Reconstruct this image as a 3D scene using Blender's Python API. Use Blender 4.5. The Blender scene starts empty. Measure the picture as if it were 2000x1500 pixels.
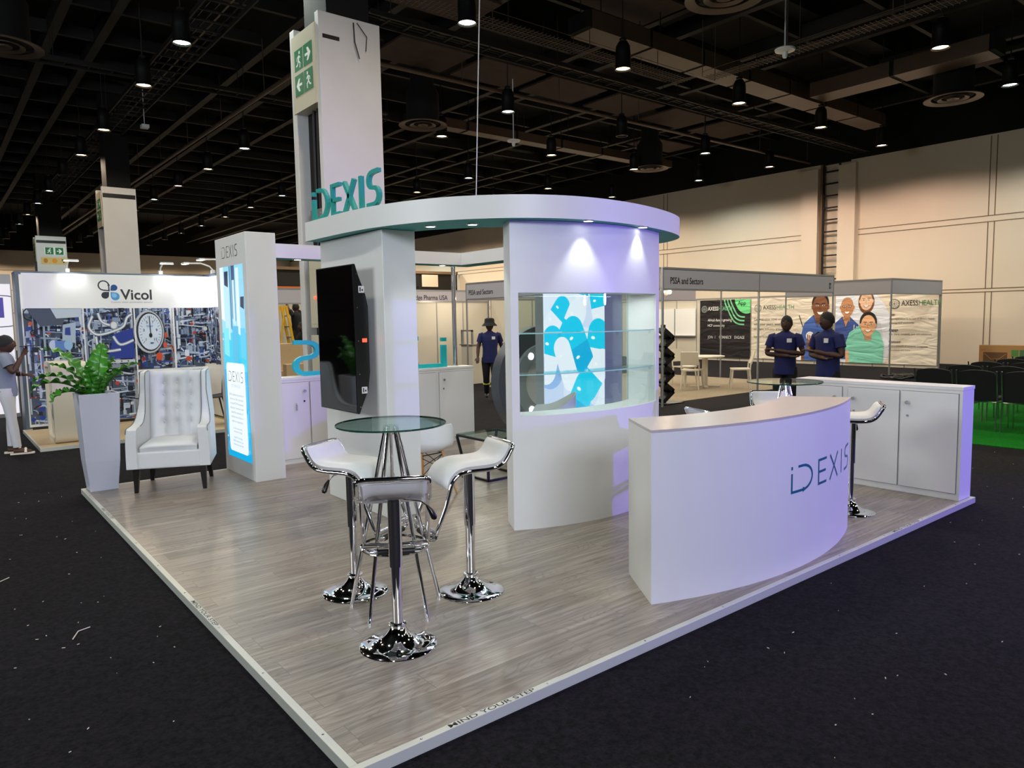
import bpy, bmesh, math, random
from mathutils import Vector, Matrix
random.seed(7)
C = bpy.context.scene.collection
SC = bpy.context.scene
PI = math.pi
# ------------------------------------------------------------------ camera
YAW, PIT, ROL = math.radians(51.18834526), math.radians(5.18926781), math.radians(-0.96292396)
CAM = Vector((-1.096, -2.321, 1.634))
_F = Vector((math.cos(YAW)*math.cos(PIT), math.sin(YAW)*math.cos(PIT), -math.sin(PIT)))
_r = Vector((math.sin(YAW), -math.cos(YAW), 0)); _u = _r.cross(_F)
_R = _r*math.cos(ROL)+_u*math.sin(ROL); _U = -_r*math.sin(ROL)+_u*math.cos(ROL)
cam = bpy.data.cameras.new('camera'); camo = bpy.data.objects.new('camera', cam); C.objects.link(camo)
M3 = Matrix((_R, _U, -_F)).transposed()
camo.matrix_world = Matrix.Translation(CAM) @ M3.to_4x4()
cam.sensor_width = 36; cam.lens = 36*1413.83/2000; cam.clip_end = 200
SC.camera = camo
# ------------------------------------------------------------------ world, exposure, large lights
SC.view_settings.view_transform = 'Standard'; SC.view_settings.look = 'None'
SC.view_settings.gamma = 1; SC.view_settings.use_curve_mapping = False
SC.view_settings.exposure = 0.0
w = bpy.data.worlds.new('world'); SC.world = w; w.use_nodes = True
w.node_tree.nodes['Background'].inputs[0].default_value = (0.6, 0.7, 1, 1)
w.node_tree.nodes['Background'].inputs[1].default_value = 0.03
def light(name, kind, loc, power, col, aim=None, parent=None, **kw):
    l = bpy.data.lights.new(name, kind); l.energy = power; l.color = col
    for k, v in kw.items(): setattr(l, k, v)
    o = bpy.data.objects.new(name, l); C.objects.link(o); o.location = loc
    if aim is not None:
        o.rotation_euler = (Vector(aim)-Vector(loc)).to_track_quat('-Z', 'Y').to_euler()
    if parent: o.parent = parent; o.location = Vector(loc)-parent.location
    return o
# unseen fill lights added to brighten upright faces, and the violet wash light of a neighbouring stand
light('added_fill_light', 'AREA', (-2.5, -9, 4.6), 150, (0.80, 0.86, 1), aim=(0.3, 3, 0.9), shape='RECTANGLE', size=4, size_y=2, spread=math.radians(80))
light('added_fill_light', 'AREA', (-11, 4.5, 4.2), 600, (0.90, 0.96, 0.95), aim=(1.5, 4.5, 1.0), shape='RECTANGLE', size=5, size_y=2.5)
light('wash_light', 'SPOT', (9.5, -5.5, 2.0), 1800, (0.20, 0.10, 1.0), aim=(4.4, 0.6, 0.9), spot_size=math.radians(52), spot_blend=0.7, shadow_soft_size=0.12)

# ------------------------------------------------------------------ colours and materials
def lin(r, g, b):
    f = lambda c: (c/255/12.92 if c/255 <= .04045 else ((c/255+.055)/1.055)**2.4)
    return (f(r), f(g), f(b), 1)
def mat(name, rgb=(200, 200, 200), rough=.5, metal=0, em=0, noise=0, nscale=20, bump=0, spec=.5, alpha=1, stretch=None):
    m = bpy.data.materials.new(name); m.use_nodes = True; nt = m.node_tree; b = nt.nodes['Principled BSDF']
    c = lin(*rgb); b.inputs['Base Color'].default_value = c
    b.inputs['Roughness'].default_value = rough; b.inputs['Metallic'].default_value = metal
    b.inputs['Specular IOR Level'].default_value = spec
    if em: b.inputs['Emission Color'].default_value = c; b.inputs['Emission Strength'].default_value = em
    if noise or bump:
        tc = nt.nodes.new('ShaderNodeTexCoord'); n = nt.nodes.new('ShaderNodeTexNoise'); n.inputs['Scale'].default_value = nscale
        n.inputs['Detail'].default_value = 6
        src = tc.outputs['Object']
        if stretch:
            mp = nt.nodes.new('ShaderNodeMapping'); mp.inputs['Scale'].default_value = stretch
            nt.links.new(src, mp.inputs['Vector']); src = mp.outputs['Vector']
        nt.links.new(src, n.inputs['Vector'])
        if noise:
            mx = nt.nodes.new('ShaderNodeMix'); mx.data_type = 'RGBA'; mx.inputs['A'].default_value = tuple(x*(1-noise) for x in c[:3])+(1,)
            mx.inputs['B'].default_value = tuple(min(1, x*(1+noise)) for x in c[:3])+(1,)
            nt.links.new(n.outputs['Fac'], mx.inputs['Factor']); nt.links.new(mx.outputs['Result'], b.inputs['Base Color'])
        if bump:
            bp = nt.nodes.new('ShaderNodeBump'); bp.inputs['Strength'].default_value = bump; bp.inputs['Distance'].default_value = .01
            nt.links.new(n.outputs['Fac'], bp.inputs['Height']); nt.links.new(bp.outputs['Normal'], b.inputs['Normal'])
    return m
def glassmat(name, tint=(.86, .95, .92), rough=0.0, edge=False):
    m = bpy.data.materials.new(name); m.use_nodes = True; nt = m.node_tree; nt.nodes.remove(nt.nodes['Principled BSDF'])
    out = nt.nodes['Material Output']
    t = nt.nodes.new('ShaderNodeBsdfTransparent'); t.inputs[0].default_value = tint+(1,)
    g = nt.nodes.new('ShaderNodeBsdfGlossy'); g.inputs['Roughness'].default_value = rough; g.inputs[0].default_value = (.9, .95, .95, 1)
    lw = nt.nodes.new('ShaderNodeLayerWeight'); lw.inputs[0].default_value = .5
    pw = nt.nodes.new('ShaderNodeMath'); pw.operation = 'POWER'; pw.inputs[1].default_value = 4; nt.links.new(lw.outputs['Facing'], pw.inputs[0])
    ad = nt.nodes.new('ShaderNodeMath'); ad.operation = 'MULTIPLY_ADD'; ad.inputs[1].default_value = .55; ad.inputs[2].default_value = .03; nt.links.new(pw.outputs[0], ad.inputs[0])
    mx = nt.nodes.new('ShaderNodeMixShader'); nt.links.new(ad.outputs[0], mx.inputs[0]); nt.links.new(t.outputs[0], mx.inputs[1]); nt.links.new(g.outputs[0], mx.inputs[2])
    nt.links.new(mx.outputs[0], out.inputs['Surface'])
    return m
def attrmat(name, em=0, rough=.5):
    m = bpy.data.materials.new(name); m.use_nodes = True; nt = m.node_tree; b = nt.nodes['Principled BSDF']
    a = nt.nodes.new('ShaderNodeVertexColor'); a.layer_name = 'ink'
    b.inputs['Roughness'].default_value = rough
    if em:
        b.inputs['Base Color'].default_value = (.02, .02, .02, 1)
        nt.links.new(a.outputs[0], b.inputs['Emission Color']); b.inputs['Emission Strength'].default_value = em
    else: nt.links.new(a.outputs[0], b.inputs['Base Color'])
    return m
def plankmat():
    m = bpy.data.materials.new('vinyl_planks'); m.use_nodes = True; nt = m.node_tree; b = nt.nodes['Principled BSDF']; L = nt.links.new
    N = nt.nodes.new
    tc = N('ShaderNodeTexCoord')
    br = N('ShaderNodeTexBrick'); br.inputs['Scale'].default_value = 1; br.inputs['Brick Width'].default_value = 1.22; br.inputs['Row Height'].default_value = .18
    br.inputs['Mortar Size'].default_value = .0012; br.inputs['Mortar Smooth'].default_value = .2; br.offset = .37
    br.inputs['Color1'].default_value = (0, 0, 0, 1); br.inputs['Color2'].default_value = (1, 1, 1, 1); br.inputs['Mortar'].default_value = (.5, .5, .5, 1)
    L(tc.outputs['Object'], br.inputs['Vector'])
    # shift the grain per plank
    vm = N('ShaderNodeVectorMath'); vm.operation = 'MULTIPLY_ADD'; vm.inputs[1].default_value = (7, 13, 3)
    L(br.outputs['Color'], vm.inputs[0]); L(tc.outputs['Object'], vm.inputs[2])
    mp = N('ShaderNodeMapping'); mp.inputs['Scale'].default_value = (.9, 5.5, 1); L(vm.outputs[0], mp.inputs['Vector'])
    wn = N('ShaderNodeTexNoise'); wn.inputs['Scale'].default_value = 1.0; wn.inputs['Detail'].default_value = 1.2; wn.inputs['Roughness'].default_value = .35; L(mp.outputs[0], wn.inputs['Vector'])
    m1 = N('ShaderNodeMath'); m1.operation = 'MULTIPLY'; m1.inputs[1].default_value = 190; L(wn.outputs['Fac'], m1.inputs[0])
    wv = N('ShaderNodeMath'); wv.operation = 'SINE'; L(m1.outputs[0], wv.inputs[0])
    mp2 = N('ShaderNodeMapping'); mp2.inputs['Scale'].default_value = (1.3, 24, 1); L(vm.outputs[0], mp2.inputs['Vector'])
    n2 = N('ShaderNodeTexNoise'); n2.inputs['Scale'].default_value = 1.5; n2.inputs['Detail'].default_value = 8; L(mp2.outputs[0], n2.inputs['Vector'])
    mp3 = N('ShaderNodeMapping'); mp3.inputs['Scale'].default_value = (.8, 3, 1); L(vm.outputs[0], mp3.inputs['Vector'])
    n3 = N('ShaderNodeTexNoise'); n3.inputs['Scale'].default_value = 1.6; n3.inputs['Detail'].default_value = 3; L(mp3.outputs[0], n3.inputs['Vector'])
    def rgbmix(fac, a, bb, ty='MIX'):
        x = N('ShaderNodeMix'); x.data_type = 'RGBA'; x.blend_type = ty
        for s, v in (('Factor', fac), ('A', a), ('B', bb)):
            if isinstance(v, (tuple, float)): x.inputs[s].default_value = v
            else: L(v, x.inputs[s])
        return x.outputs['Result']
    base = rgbmix(n3.outputs['Fac'], lin(140, 131, 121), lin(188, 179, 168))
    cr = N('ShaderNodeValToRGB'); cr.color_ramp.elements[0].position = .35; cr.color_ramp.elements[1].position = .75
    L(n2.outputs['Fac'], cr.inputs[0])
    c1 = rgbmix(cr.outputs[0], lin(122, 113, 104), base)
    cr2 = N('ShaderNodeValToRGB'); cr2.color_ramp.elements[0].position = .55; cr2.color_ramp.elements[1].position = 1.0
    cr2.color_ramp.elements[0].color = (1, 1, 1, 1); cr2.color_ramp.elements[1].color = (.76, .73, .70, 1); L(wv.outputs[0], cr2.inputs[0])
    c2 = rgbmix(.8, c1, cr2.outputs[0], 'MULTIPLY')
    tint = rgbmix(br.outputs['Color'], (.88, .87, .86, 1), (1.08, 1.07, 1.06, 1))
    c3 = rgbmix(1.0, c2, tint, 'MULTIPLY')
    inv = N('ShaderNodeMath'); inv.operation = 'MULTIPLY'; inv.inputs[1].default_value = .55; L(br.outputs['Fac'], inv.inputs[0])
    c4 = rgbmix(inv.outputs[0], c3, (.03, .028, .026, 1))
    L(c4, b.inputs['Base Color']); b.inputs['Roughness'].default_value = .32
    return m
def carpetmat(name, a, b2, speck=None):
    m = bpy.data.materials.new(name); m.use_nodes = True; nt = m.node_tree; b = nt.nodes['Principled BSDF']; L = nt.links.new; N = nt.nodes.new
    tc = N('ShaderNodeTexCoord'); n = N('ShaderNodeTexNoise'); n.inputs['Scale'].default_value = speck or 55; n.inputs['Detail'].default_value = 6; n.inputs['Roughness'].default_value = .8
    L(tc.outputs['Object'], n.inputs['Vector'])
    cr = N('ShaderNodeValToRGB'); cr.color_ramp.elements[0].position = .38; cr.color_ramp.elements[1].position = .68
    cr.color_ramp.elements[0].color = lin(*a); cr.color_ramp.elements[1].color = lin(*b2)
    L(n.outputs['Fac'], cr.inputs[0]); L(cr.outputs[0], b.inputs['Base Color']); b.inputs['Roughness'].default_value = .95; b.inputs['Specular IOR Level'].default_value = .15
    bp = N('ShaderNodeBump'); bp.inputs['Strength'].default_value = .8; bp.inputs['Distance'].default_value = .01; L(n.outputs['Fac'], bp.inputs['Height']); L(bp.outputs[0], b.inputs['Normal'])
    return m
M = dict(
    white=mat('white_paint', (222, 222, 222), .42, noise=.02, nscale=6),
    board=mat('white_board', (226, 226, 228), .35), ctop=mat('satin_mauve_top', (190, 180, 180), .28),
    teal=mat('teal_paint', (30, 150, 145), .5),
    tealb=mat('bright_teal_acrylic', (30, 195, 205), .35),
    teald=mat('deep_teal_vinyl', (12, 98, 120), .4),
    black=mat('black_metal', (12, 12, 13), .45),
    blackp=mat('black_plastic', (10, 10, 12), .3),
    screen=mat('dark_screen', (4, 4, 5), .05, spec=.8),
    chrome=mat('chrome', (235, 235, 238), .05, metal=1),
    satin=mat('satin_chrome', (200, 200, 205), .22, metal=1),
    alu=mat('aluminium', (160, 160, 162), .4, metal=.6),
    leather=mat('white_leatherette', (222, 220, 222), .42, noise=.03, nscale=30),
    fabric=mat('cream_leather', (214, 215, 218), .5, noise=.03, nscale=25),
    piping=mat('dark_piping', (90, 95, 100), .5),
    wlegs=mat('espresso_wood', (20, 14, 12), .35),
    beech=mat('beech_wood', (196, 150, 104), .45, noise=.15, nscale=12, stretch=(8, 8, 1)),
    shell=mat('white_plastic', (228, 230, 234), .3),
    cream=mat('cream_plastic', (214, 206, 188), .45),
    glass=glassmat('table_glass', (.72, .84, .80)),
    clear=glassmat('clear_glass', (.93, .97, .96)),
    gedge=mat('glass_edge', (16, 60, 48), .08, spec=.9),
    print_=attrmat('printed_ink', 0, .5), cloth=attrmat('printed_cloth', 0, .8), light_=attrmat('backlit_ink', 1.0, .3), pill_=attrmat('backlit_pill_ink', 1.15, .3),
    trim=mat('aluminium_edge_trim', (196, 198, 190), .4, metal=.15),
    ink=mat('black_ink', (14, 14, 16), .6), grey=mat('grey_ink', (110, 112, 116), .6),
    plank=plankmat(),
    carpet=carpetmat('charcoal_carpet', (5, 4, 6), (34, 31, 38), 34),
    greenc=carpetmat('green_carpet', (6, 92, 16), (18, 150, 34)),
    greyc=carpetmat('grey_carpet', (136, 124, 106), (180, 166, 142)),
    wood=mat('pale_wood_floor', (196, 172, 132), .4, noise=.15, nscale=5, stretch=(1, 8, 1)),
    wall=mat('hall_wall_paint', (220, 206, 186), .75, noise=.03, nscale=1.2),
    seam=mat('wall_seam', (120, 100, 78), .8),
    panel=mat('shell_scheme_panel', (214, 206, 190), .6),
    fascia=mat('fascia_board', (176, 172, 180), .5),
    dark=mat('black_ceiling_paint', (5, 5, 5), .9), dark2=mat('dark_brown_steel', (15, 11, 9), .65, noise=.4, nscale=3),  # dark2 is a plain dark brown, mottled at random
    slab=mat('brown_ceiling_board', (62, 46, 38), .8, noise=.45, nscale=2.5),  # brown board with random mottling
    duct=mat('galvanised_duct', (84, 66, 53), .45, metal=.2, noise=.2, nscale=3),
    colp=mat('column_cladding', (206, 206, 206), .55, noise=.06, nscale=2.5),
    colin=mat('column_recess', (90, 88, 80), .8, noise=.3, nscale=3),
    leaf=mat('fern_leaf', (58, 128, 34), .32, noise=.45, nscale=9), leafd=mat('fern_midrib', (40, 70, 22), .4),
    soil=mat('potting_soil', (24, 17, 12), .9, noise=.4), pot=mat('planter_grey', (196, 198, 214), .35),
    skin=mat('dark_brown_skin', (74, 48, 36), .62), hair=mat('black_hair', (8, 7, 7), .7),
    navy=mat('navy_polo_cotton', (18, 26, 84), .8, noise=.1), trous=mat('dark_trousers', (14, 14, 20), .85),
    denimw=mat('white_denim', (206, 206, 214), .7), greyt=mat('grey_tee_cotton', (128, 136, 156), .8),
    shoe=mat('black_shoe', (10, 10, 11), .5), sandal=mat('white_sandal', (222, 214, 200), .6),
    badge=mat('paper_badge', (225, 225, 225), .5), hivis=mat('reflective_band', (200, 210, 90), .4),
    cardboard=mat('cardboard', (168, 126, 74), .7, noise=.08, nscale=6), yellow=mat('yellow_fibreglass', (226, 176, 30), .4),
    mdf=mat('raw_board', (196, 168, 128), .7, noise=.08), orange=mat('orange_banner', (226, 108, 30), .6),
    disc=mat('slate_grey_laminate', (74, 80, 90), .4, noise=.12, nscale=8), ring=mat('pale_grey_laminate', (150, 156, 164), .35),
    lampon=mat('lit_lamp', (255, 250, 240), .4, em=14), ledcool=mat('lit_led', (245, 250, 255), .4, em=9),
    red=mat('red_led', (255, 60, 40), .4, em=4), warmbulb=mat('warm_bulb', (255, 214, 150), .4, em=40),
    beige=mat('beige_painted_steel', (196, 190, 168), .5), green=mat('exit_green', (16, 110, 62), .5),
)
_n = M['cloth'].node_tree; _b = _n.nodes['Principled BSDF']; _tc = _n.nodes.new('ShaderNodeTexCoord'); _w = _n.nodes.new('ShaderNodeTexNoise'); _m = _n.nodes.new('ShaderNodeMapping'); _m.inputs['Scale'].default_value = (1, .5, 1.6); _m.inputs['Rotation'].default_value = (.6, 0, 0)
_w.inputs['Scale'].default_value = 2.4; _w.inputs['Detail'].default_value = 2; _w.inputs['Distortion'].default_value = .8; _bp = _n.nodes.new('ShaderNodeBump'); _bp.inputs['Strength'].default_value = 1; _bp.inputs['Distance'].default_value = .06
_n.links.new(_tc.outputs['Object'], _m.inputs[0]); _n.links.new(_m.outputs[0], _w.inputs['Vector']); _n.links.new(_w.outputs['Fac'], _bp.inputs['Height']); _n.links.new(_bp.outputs[0], _b.inputs['Normal'])
LENS = {'warm': mat('warm_lens', (255, 214, 160), .4, em=16), 'cool': mat('cool_lens', (235, 255, 236), .4, em=16),
        'pink': mat('rosy_lens', (255, 196, 176), .4, em=16), 'off': mat('unlit_lens', (60, 52, 46), .4)}
LCOL = {'warm': (1, .80, .58), 'cool': (.92, 1, .92), 'pink': (1, .72, .58)}

# ------------------------------------------------------------------ mesh building
class G:
    def __init__(s): s.v = []; s.f = []; s.m = []; s.c = []; s.smooth = []
    def add(s, verts, faces, m=0, col=None, sm=False):
        o = len(s.v); s.v += [Vector(v) for v in verts]
        for f in faces: s.f.append([o+i for i in f]); s.m.append(m); s.c.append(col); s.smooth.append(sm)
        return s
    def xf(s, mt, start=0):
        for i in range(start, len(s.v)): s.v[i] = mt @ s.v[i]
        return s
    def box(s, x0, x1, y0, y1, z0, z1, m=0, col=None):
        v = [(x, y, z) for z in (z0, z1) for y in (y0, y1) for x in (x0, x1)]
        return s.add(v, [(0, 2, 3, 1), (4, 5, 7, 6), (0, 1, 5, 4), (2, 6, 7, 3), (0, 4, 6, 2), (1, 3, 7, 5)], m, col)
    def beam(s, a, b, wd, ht, m=0, up=(0, 0, 1)):
        a = Vector(a); b = Vector(b); d = (b-a).normalized(); up = Vector(up)
        if abs(d.dot(up)) > .99: up = Vector((1, 0, 0))
        x = d.cross(up).normalized(); z = x.cross(d)
        v = [p+x*sx*wd/2+z*sz*ht/2 for p in (a, b) for sx, sz in ((-1, -1), (1, -1), (1, 1), (-1, 1))]
        return s.add(v, [(3, 2, 1, 0), (4, 5, 6, 7), (0, 1, 5, 4), (1, 2, 6, 5), (2, 3, 7, 6), (3, 0, 4, 7)], m)
    def prism(s, pts, z0, z1, mb=0, ms=0, mt=0, sm=False):
        n = len(pts); v = [(p[0], p[1], z0) for p in pts]+[(p[0], p[1], z1) for p in pts]
        s.add(v, [tuple(range(n-1, -1, -1))], mb); o = len(s.f)
        off = len(s.v)-2*n
        s.f.append([off+n+i for i in range(n)]); s.m.append(mt); s.c.append(None); s.smooth.append(False)
        for i in range(n):
            j = (i+1) % n; s.f.append([off+i, off+j, off+n+j, off+n+i]); s.m.append(ms); s.c.append(None); s.smooth.append(sm)
        return s
    def tube(s, path, r, seg=10, closed=False, m=0, flat=1.0, caps=True):
        P = [Vector(p) for p in path]; n = len(P); rr = r if isinstance(r, (list, tuple)) else [r]*n
        T = []
        for i in range(n):
            a = P[i-1] if (i > 0 or closed) else P[i]; b = P[(i+1) % n] if (i < n-1 or closed) else P[i]
            T.append((b-a).normalized())
        up = Vector((0, 0, 1)) if abs(T[0].z) < .9 else Vector((1, 0, 0))
        x = T[0].cross(up).normalized(); vs = []
        for i in range(n):
            if i: 
                x = (x-T[i]*x.dot(T[i]))
                x = x.normalized() if x.length > 1e-6 else T[i].orthogonal().normalized()
            y = T[i].cross(x)
            vs += [P[i]+(x*math.cos(2*PI*k/seg)+y*math.sin(2*PI*k/seg)*flat)*rr[i] for k in range(seg)]
        fs = []
        for i in range(n if closed else n-1):
            j = (i+1) % n
            for k in range(seg): l = (k+1) % seg; fs.append((i*seg+k, i*seg+l, j*seg+l, j*seg+k))
        s.add(vs, fs, m, None, True)
        if not closed and caps:
            o = len(s.v)-n*seg
            s.f.append([o+k for k in range(seg-1, -1, -1)]); s.f.append([o+(n-1)*seg+k for k in range(seg)])
            s.m += [m, m]; s.c += [None, None]; s.smooth += [False, False]
        return s
    def cyl(s, a, b, r0, r1=None, seg=16, m=0): return s.tube([a, b], [r0, r0 if r1 is None else r1], seg, m=m)
    def lathe(s, prof, c=(0, 0, 0), seg=32, m=0, capb=True, capt=True):
        vs = [(c[0]+r*math.cos(2*PI*k/seg), c[1]+r*math.sin(2*PI*k/seg), c[2]+z) for r, z in prof for k in range(seg)]
        fs = [(i*seg+k, i*seg+(k+1) % seg, (i+1)*seg+(k+1) % seg, (i+1)*seg+k) for i in range(len(prof)-1) for k in range(seg)]
        s.add(vs, fs, m, None, True); o = len(s.v)-len(vs)
        for cp, i, rev in ((capb, 0, True), (capt, len(prof)-1, False)):
            if cp and prof[i][0] > 1e-5:
                ix = [o+i*seg+k for k in range(seg)]
                s.f.append(ix[::-1] if rev else ix); s.m.append(m); s.c.append(None); s.smooth.append(False)
        return s
    def ball(s, c, r, seg=14, rings=9, m=0):
        r = Vector(r) if not isinstance(r, (int, float)) else Vector((r, r, r)); vs = []; c = Vector(c)
        for i in range(1, rings):
            t = PI*i/rings
            vs += [(c.x+r.x*math.sin(t)*math.cos(2*PI*k/seg), c.y+r.y*math.sin(t)*math.sin(2*PI*k/seg), c.z-r.z*math.cos(t)) for k in range(seg)]
        vs += [(c.x, c.y, c.z-r.z), (c.x, c.y, c.z+r.z)]; a = (rings-1)*seg
        fs = [(i*seg+k, i*seg+(k+1) % seg, (i+1)*seg+(k+1) % seg, (i+1)*seg+k) for i in range(rings-2) for k in range(seg)]
        fs += [(a, (k+1) % seg, k) for k in range(seg)]+[(a+1, (rings-2)*seg+k, (rings-2)*seg+(k+1) % seg) for k in range(seg)]
        return s.add(vs, fs, m, None, True)
    def grid(s, fn, nu, nv, m=0, thick=0, sm=True):
        vs = [Vector(fn(i/nu, j/nv)) for i in range(nu+1) for j in range(nv+1)]; W = nv+1
        fs = [(i*W+j, (i+1)*W+j, (i+1)*W+j+1, i*W+j+1) for i in range(nu) for j in range(nv)]
        if thick:
            nr = [Vector() for _ in vs]
            for f in fs:
                nn = (vs[f[1]]-vs[f[0]]).cross(vs[f[3]]-vs[f[0]])
                for i in f: nr[i] += nn
            o = len(vs); vs = vs+[v-nr[i].normalized()*thick for i, v in enumerate(vs)]
            fs2 = [tuple(o+i for i in reversed(f)) for f in fs]
            rim = [i*W for i in range(nu, -1, -1)]+[j for j in range(1, W)]+[i*W+nv for i in range(1, nu+1)]+[nu*W+j for j in range(nv-1, 0, -1)]
            fs3 = [(rim[k], rim[(k+1) % len(rim)], o+rim[(k+1) % len(rim)], o+rim[k]) for k in range(len(rim))]
            fs = fs+fs2+fs3
        return s.add(vs, fs, m, None, sm)
def mesh(name, g, mats, origin=(0, 0, 0)):
    me = bpy.data.meshes.new(name); o = Vector(origin)
    me.from_pydata([v-o for v in g.v], [], g.f)
    for m in mats: me.materials.append(m)
    me.polygons.foreach_set('material_index', g.m); me.polygons.foreach_set('use_smooth', g.smooth)
    if any(c is not None for c in g.c):
        a = me.color_attributes.new('ink', 'FLOAT_COLOR', 'CORNER'); k = 0; buf = []
        for p, c in zip(me.polygons, g.c):
            cc = lin(*c) if c is not None else (.8, .8, .8, 1)
            buf += list(cc)*p.loop_total
        a.data.foreach_set('color', buf)
    me.update()
    if any(g.smooth): me.set_sharp_from_angle(angle=math.radians(38))
    return me
def obj(name, g, mats, parent=None, bevel=0, world=True, sub=0, fix=True):
    """one mesh object; with a parent, vertices given in world space are moved into the parent's space (parents are built unrotated)"""
    if not isinstance(mats, (list, tuple)): mats = [mats]
    org = (0, 0, 0)
    if parent is not None and world:
        p = parent; org = Vector((0, 0, 0))
        while p is not None: org = org+p.location; p = p.parent
    elif parent is None:
        xs = [v.x for v in g.v]; ys = [v.y for v in g.v]; zs = [v.z for v in g.v]
        org = ((min(xs)+max(xs))/2, (min(ys)+max(ys))/2, min(zs))
    me = mesh(name, g, mats, org)
    if fix:
        bm = bmesh.new(); bm.from_mesh(me); bmesh.ops.recalc_face_normals(bm, faces=bm.faces); bm.to_mesh(me); bm.free()
    o = bpy.data.objects.new(name, me); C.objects.link(o)
    if parent is not None: o.parent = parent
    else: o.location = org
    if bevel:
        b = o.modifiers.new('bevel', 'BEVEL'); b.width = bevel; b.segments = 2; b.limit_method = 'ANGLE'; b.angle_limit = math.radians(40)
    if sub:
        b = o.modifiers.new('sub', 'SUBSURF'); b.levels = sub; b.render_levels = sub
    return o
def tag(o, label=None, cat=None, group=None, kind=None):
    if label: o['label'] = label
    if cat: o['category'] = cat
    if group: o['group'] = group
    if kind: o['kind'] = kind
    return o
def thing(name, label, cat, loc=(0, 0, 0), group=None):
    o = bpy.data.objects.new(name, None); C.objects.link(o); o.location = loc; o.empty_display_size = .1
    return tag(o, label, cat, group)
def copy_tree(o, parent=None):
    c = o.copy(); C.objects.link(c)
    if parent: c.parent = parent
    for ch in list(o.children): copy_tree(ch, c)
    return c
def place(o, loc, deg=0, label=None, group=None):
    o.location = loc; o.rotation_euler = (0, 0, math.radians(deg))
    if label: o['label'] = label
    if group: o['group'] = group
    return o
def struct(name, g, mats, **k): return tag(obj(name, g, mats, **k), kind='structure')

# ------------------------------------------------------------------ lettering
_tc = {}
def textgeo(s, bold=0, shear=0):
    k = (s, bold, shear)
    if k in _tc: return _tc[k]
    cu = bpy.data.curves.new('t', 'FONT'); cu.body = s; cu.size = 1; cu.offset = bold; cu.shear = shear; cu.resolution_u = 3
    o = bpy.data.objects.new('t', cu); C.objects.link(o); bpy.context.view_layer.update()
    me = bpy.data.meshes.new_from_object(o.evaluated_get(bpy.context.evaluated_depsgraph_get()))
    v = [tuple(x.co) for x in me.vertices]; f = [tuple(p.vertices) for p in me.polygons]
    bpy.data.objects.remove(o); bpy.data.curves.remove(cu); bpy.data.meshes.remove(me)
    _tc[k] = (v, f); return v, f
def ribbon(pts, wd, closed=False):
    P = [Vector(p) for p in pts]; n = len(P); Lp = []; Rp = []
    for i in range(n):
        a = P[i-1] if (i > 0 or closed) else None; b = P[(i+1) % n] if (i < n-1 or closed) else None
        d1 = (P[i]-a).normalized() if a is not None else None; d2 = (b-P[i]).normalized() if b is not None else None
        if d1 is None: d1 = d2
        if d2 is None: d2 = d1
        n1 = Vector((-d1.y, d1.x)); n2 = Vector((-d2.y, d2.x)); nn = (n1+n2)
        nn = nn.normalized() if nn.length > 1e-4 else n1
        k = 1/max(.5, nn.dot(n1)); Lp.append(P[i]+nn*wd/2*k); Rp.append(P[i]-nn*wd/2*k)
    return Lp, Rp
def arc2(cx, cy, rx, ry, a0, a1, n=12):
    return [(cx+rx*math.cos(math.radians(a0+(a1-a0)*i/n)), cy+ry*math.sin(math.radians(a0+(a1-a0)*i/n))) for i in range(n+1)]
def logo_strokes():
    """the booth's logotype as strokes, one list per letter, cap height 1"""
    S = [[(3.75, 1-.02), (3.45, .97)]+arc2(3.42, .74, .2, .22, 90, 250, 8)+[(3.5, .5)]+arc2(3.5, .27, .22, .24, 70, -90, 8)+[(3.15, .03)]]
    return [
        [[(0, .74), (0, .04), (.1, .04), (.45, .04)]+arc2(.45, .5, .42, .46, -90, 90, 14)+[(.25, .96)], [(0, .88), (0, 1.0)]],
        [[(1.65, .96), (1.2, .96), (1.2, .5), (1.2, .04), (1.65, .04)], [(1.2, .5), (1.6, .5)]],
        [[(1.88, 0), (2.46, 1)], [(1.88, 1), (2.46, 0)]],
        [[(2.82, 0), (2.82, 1)]], S]
LOGOW = 3.75
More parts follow.
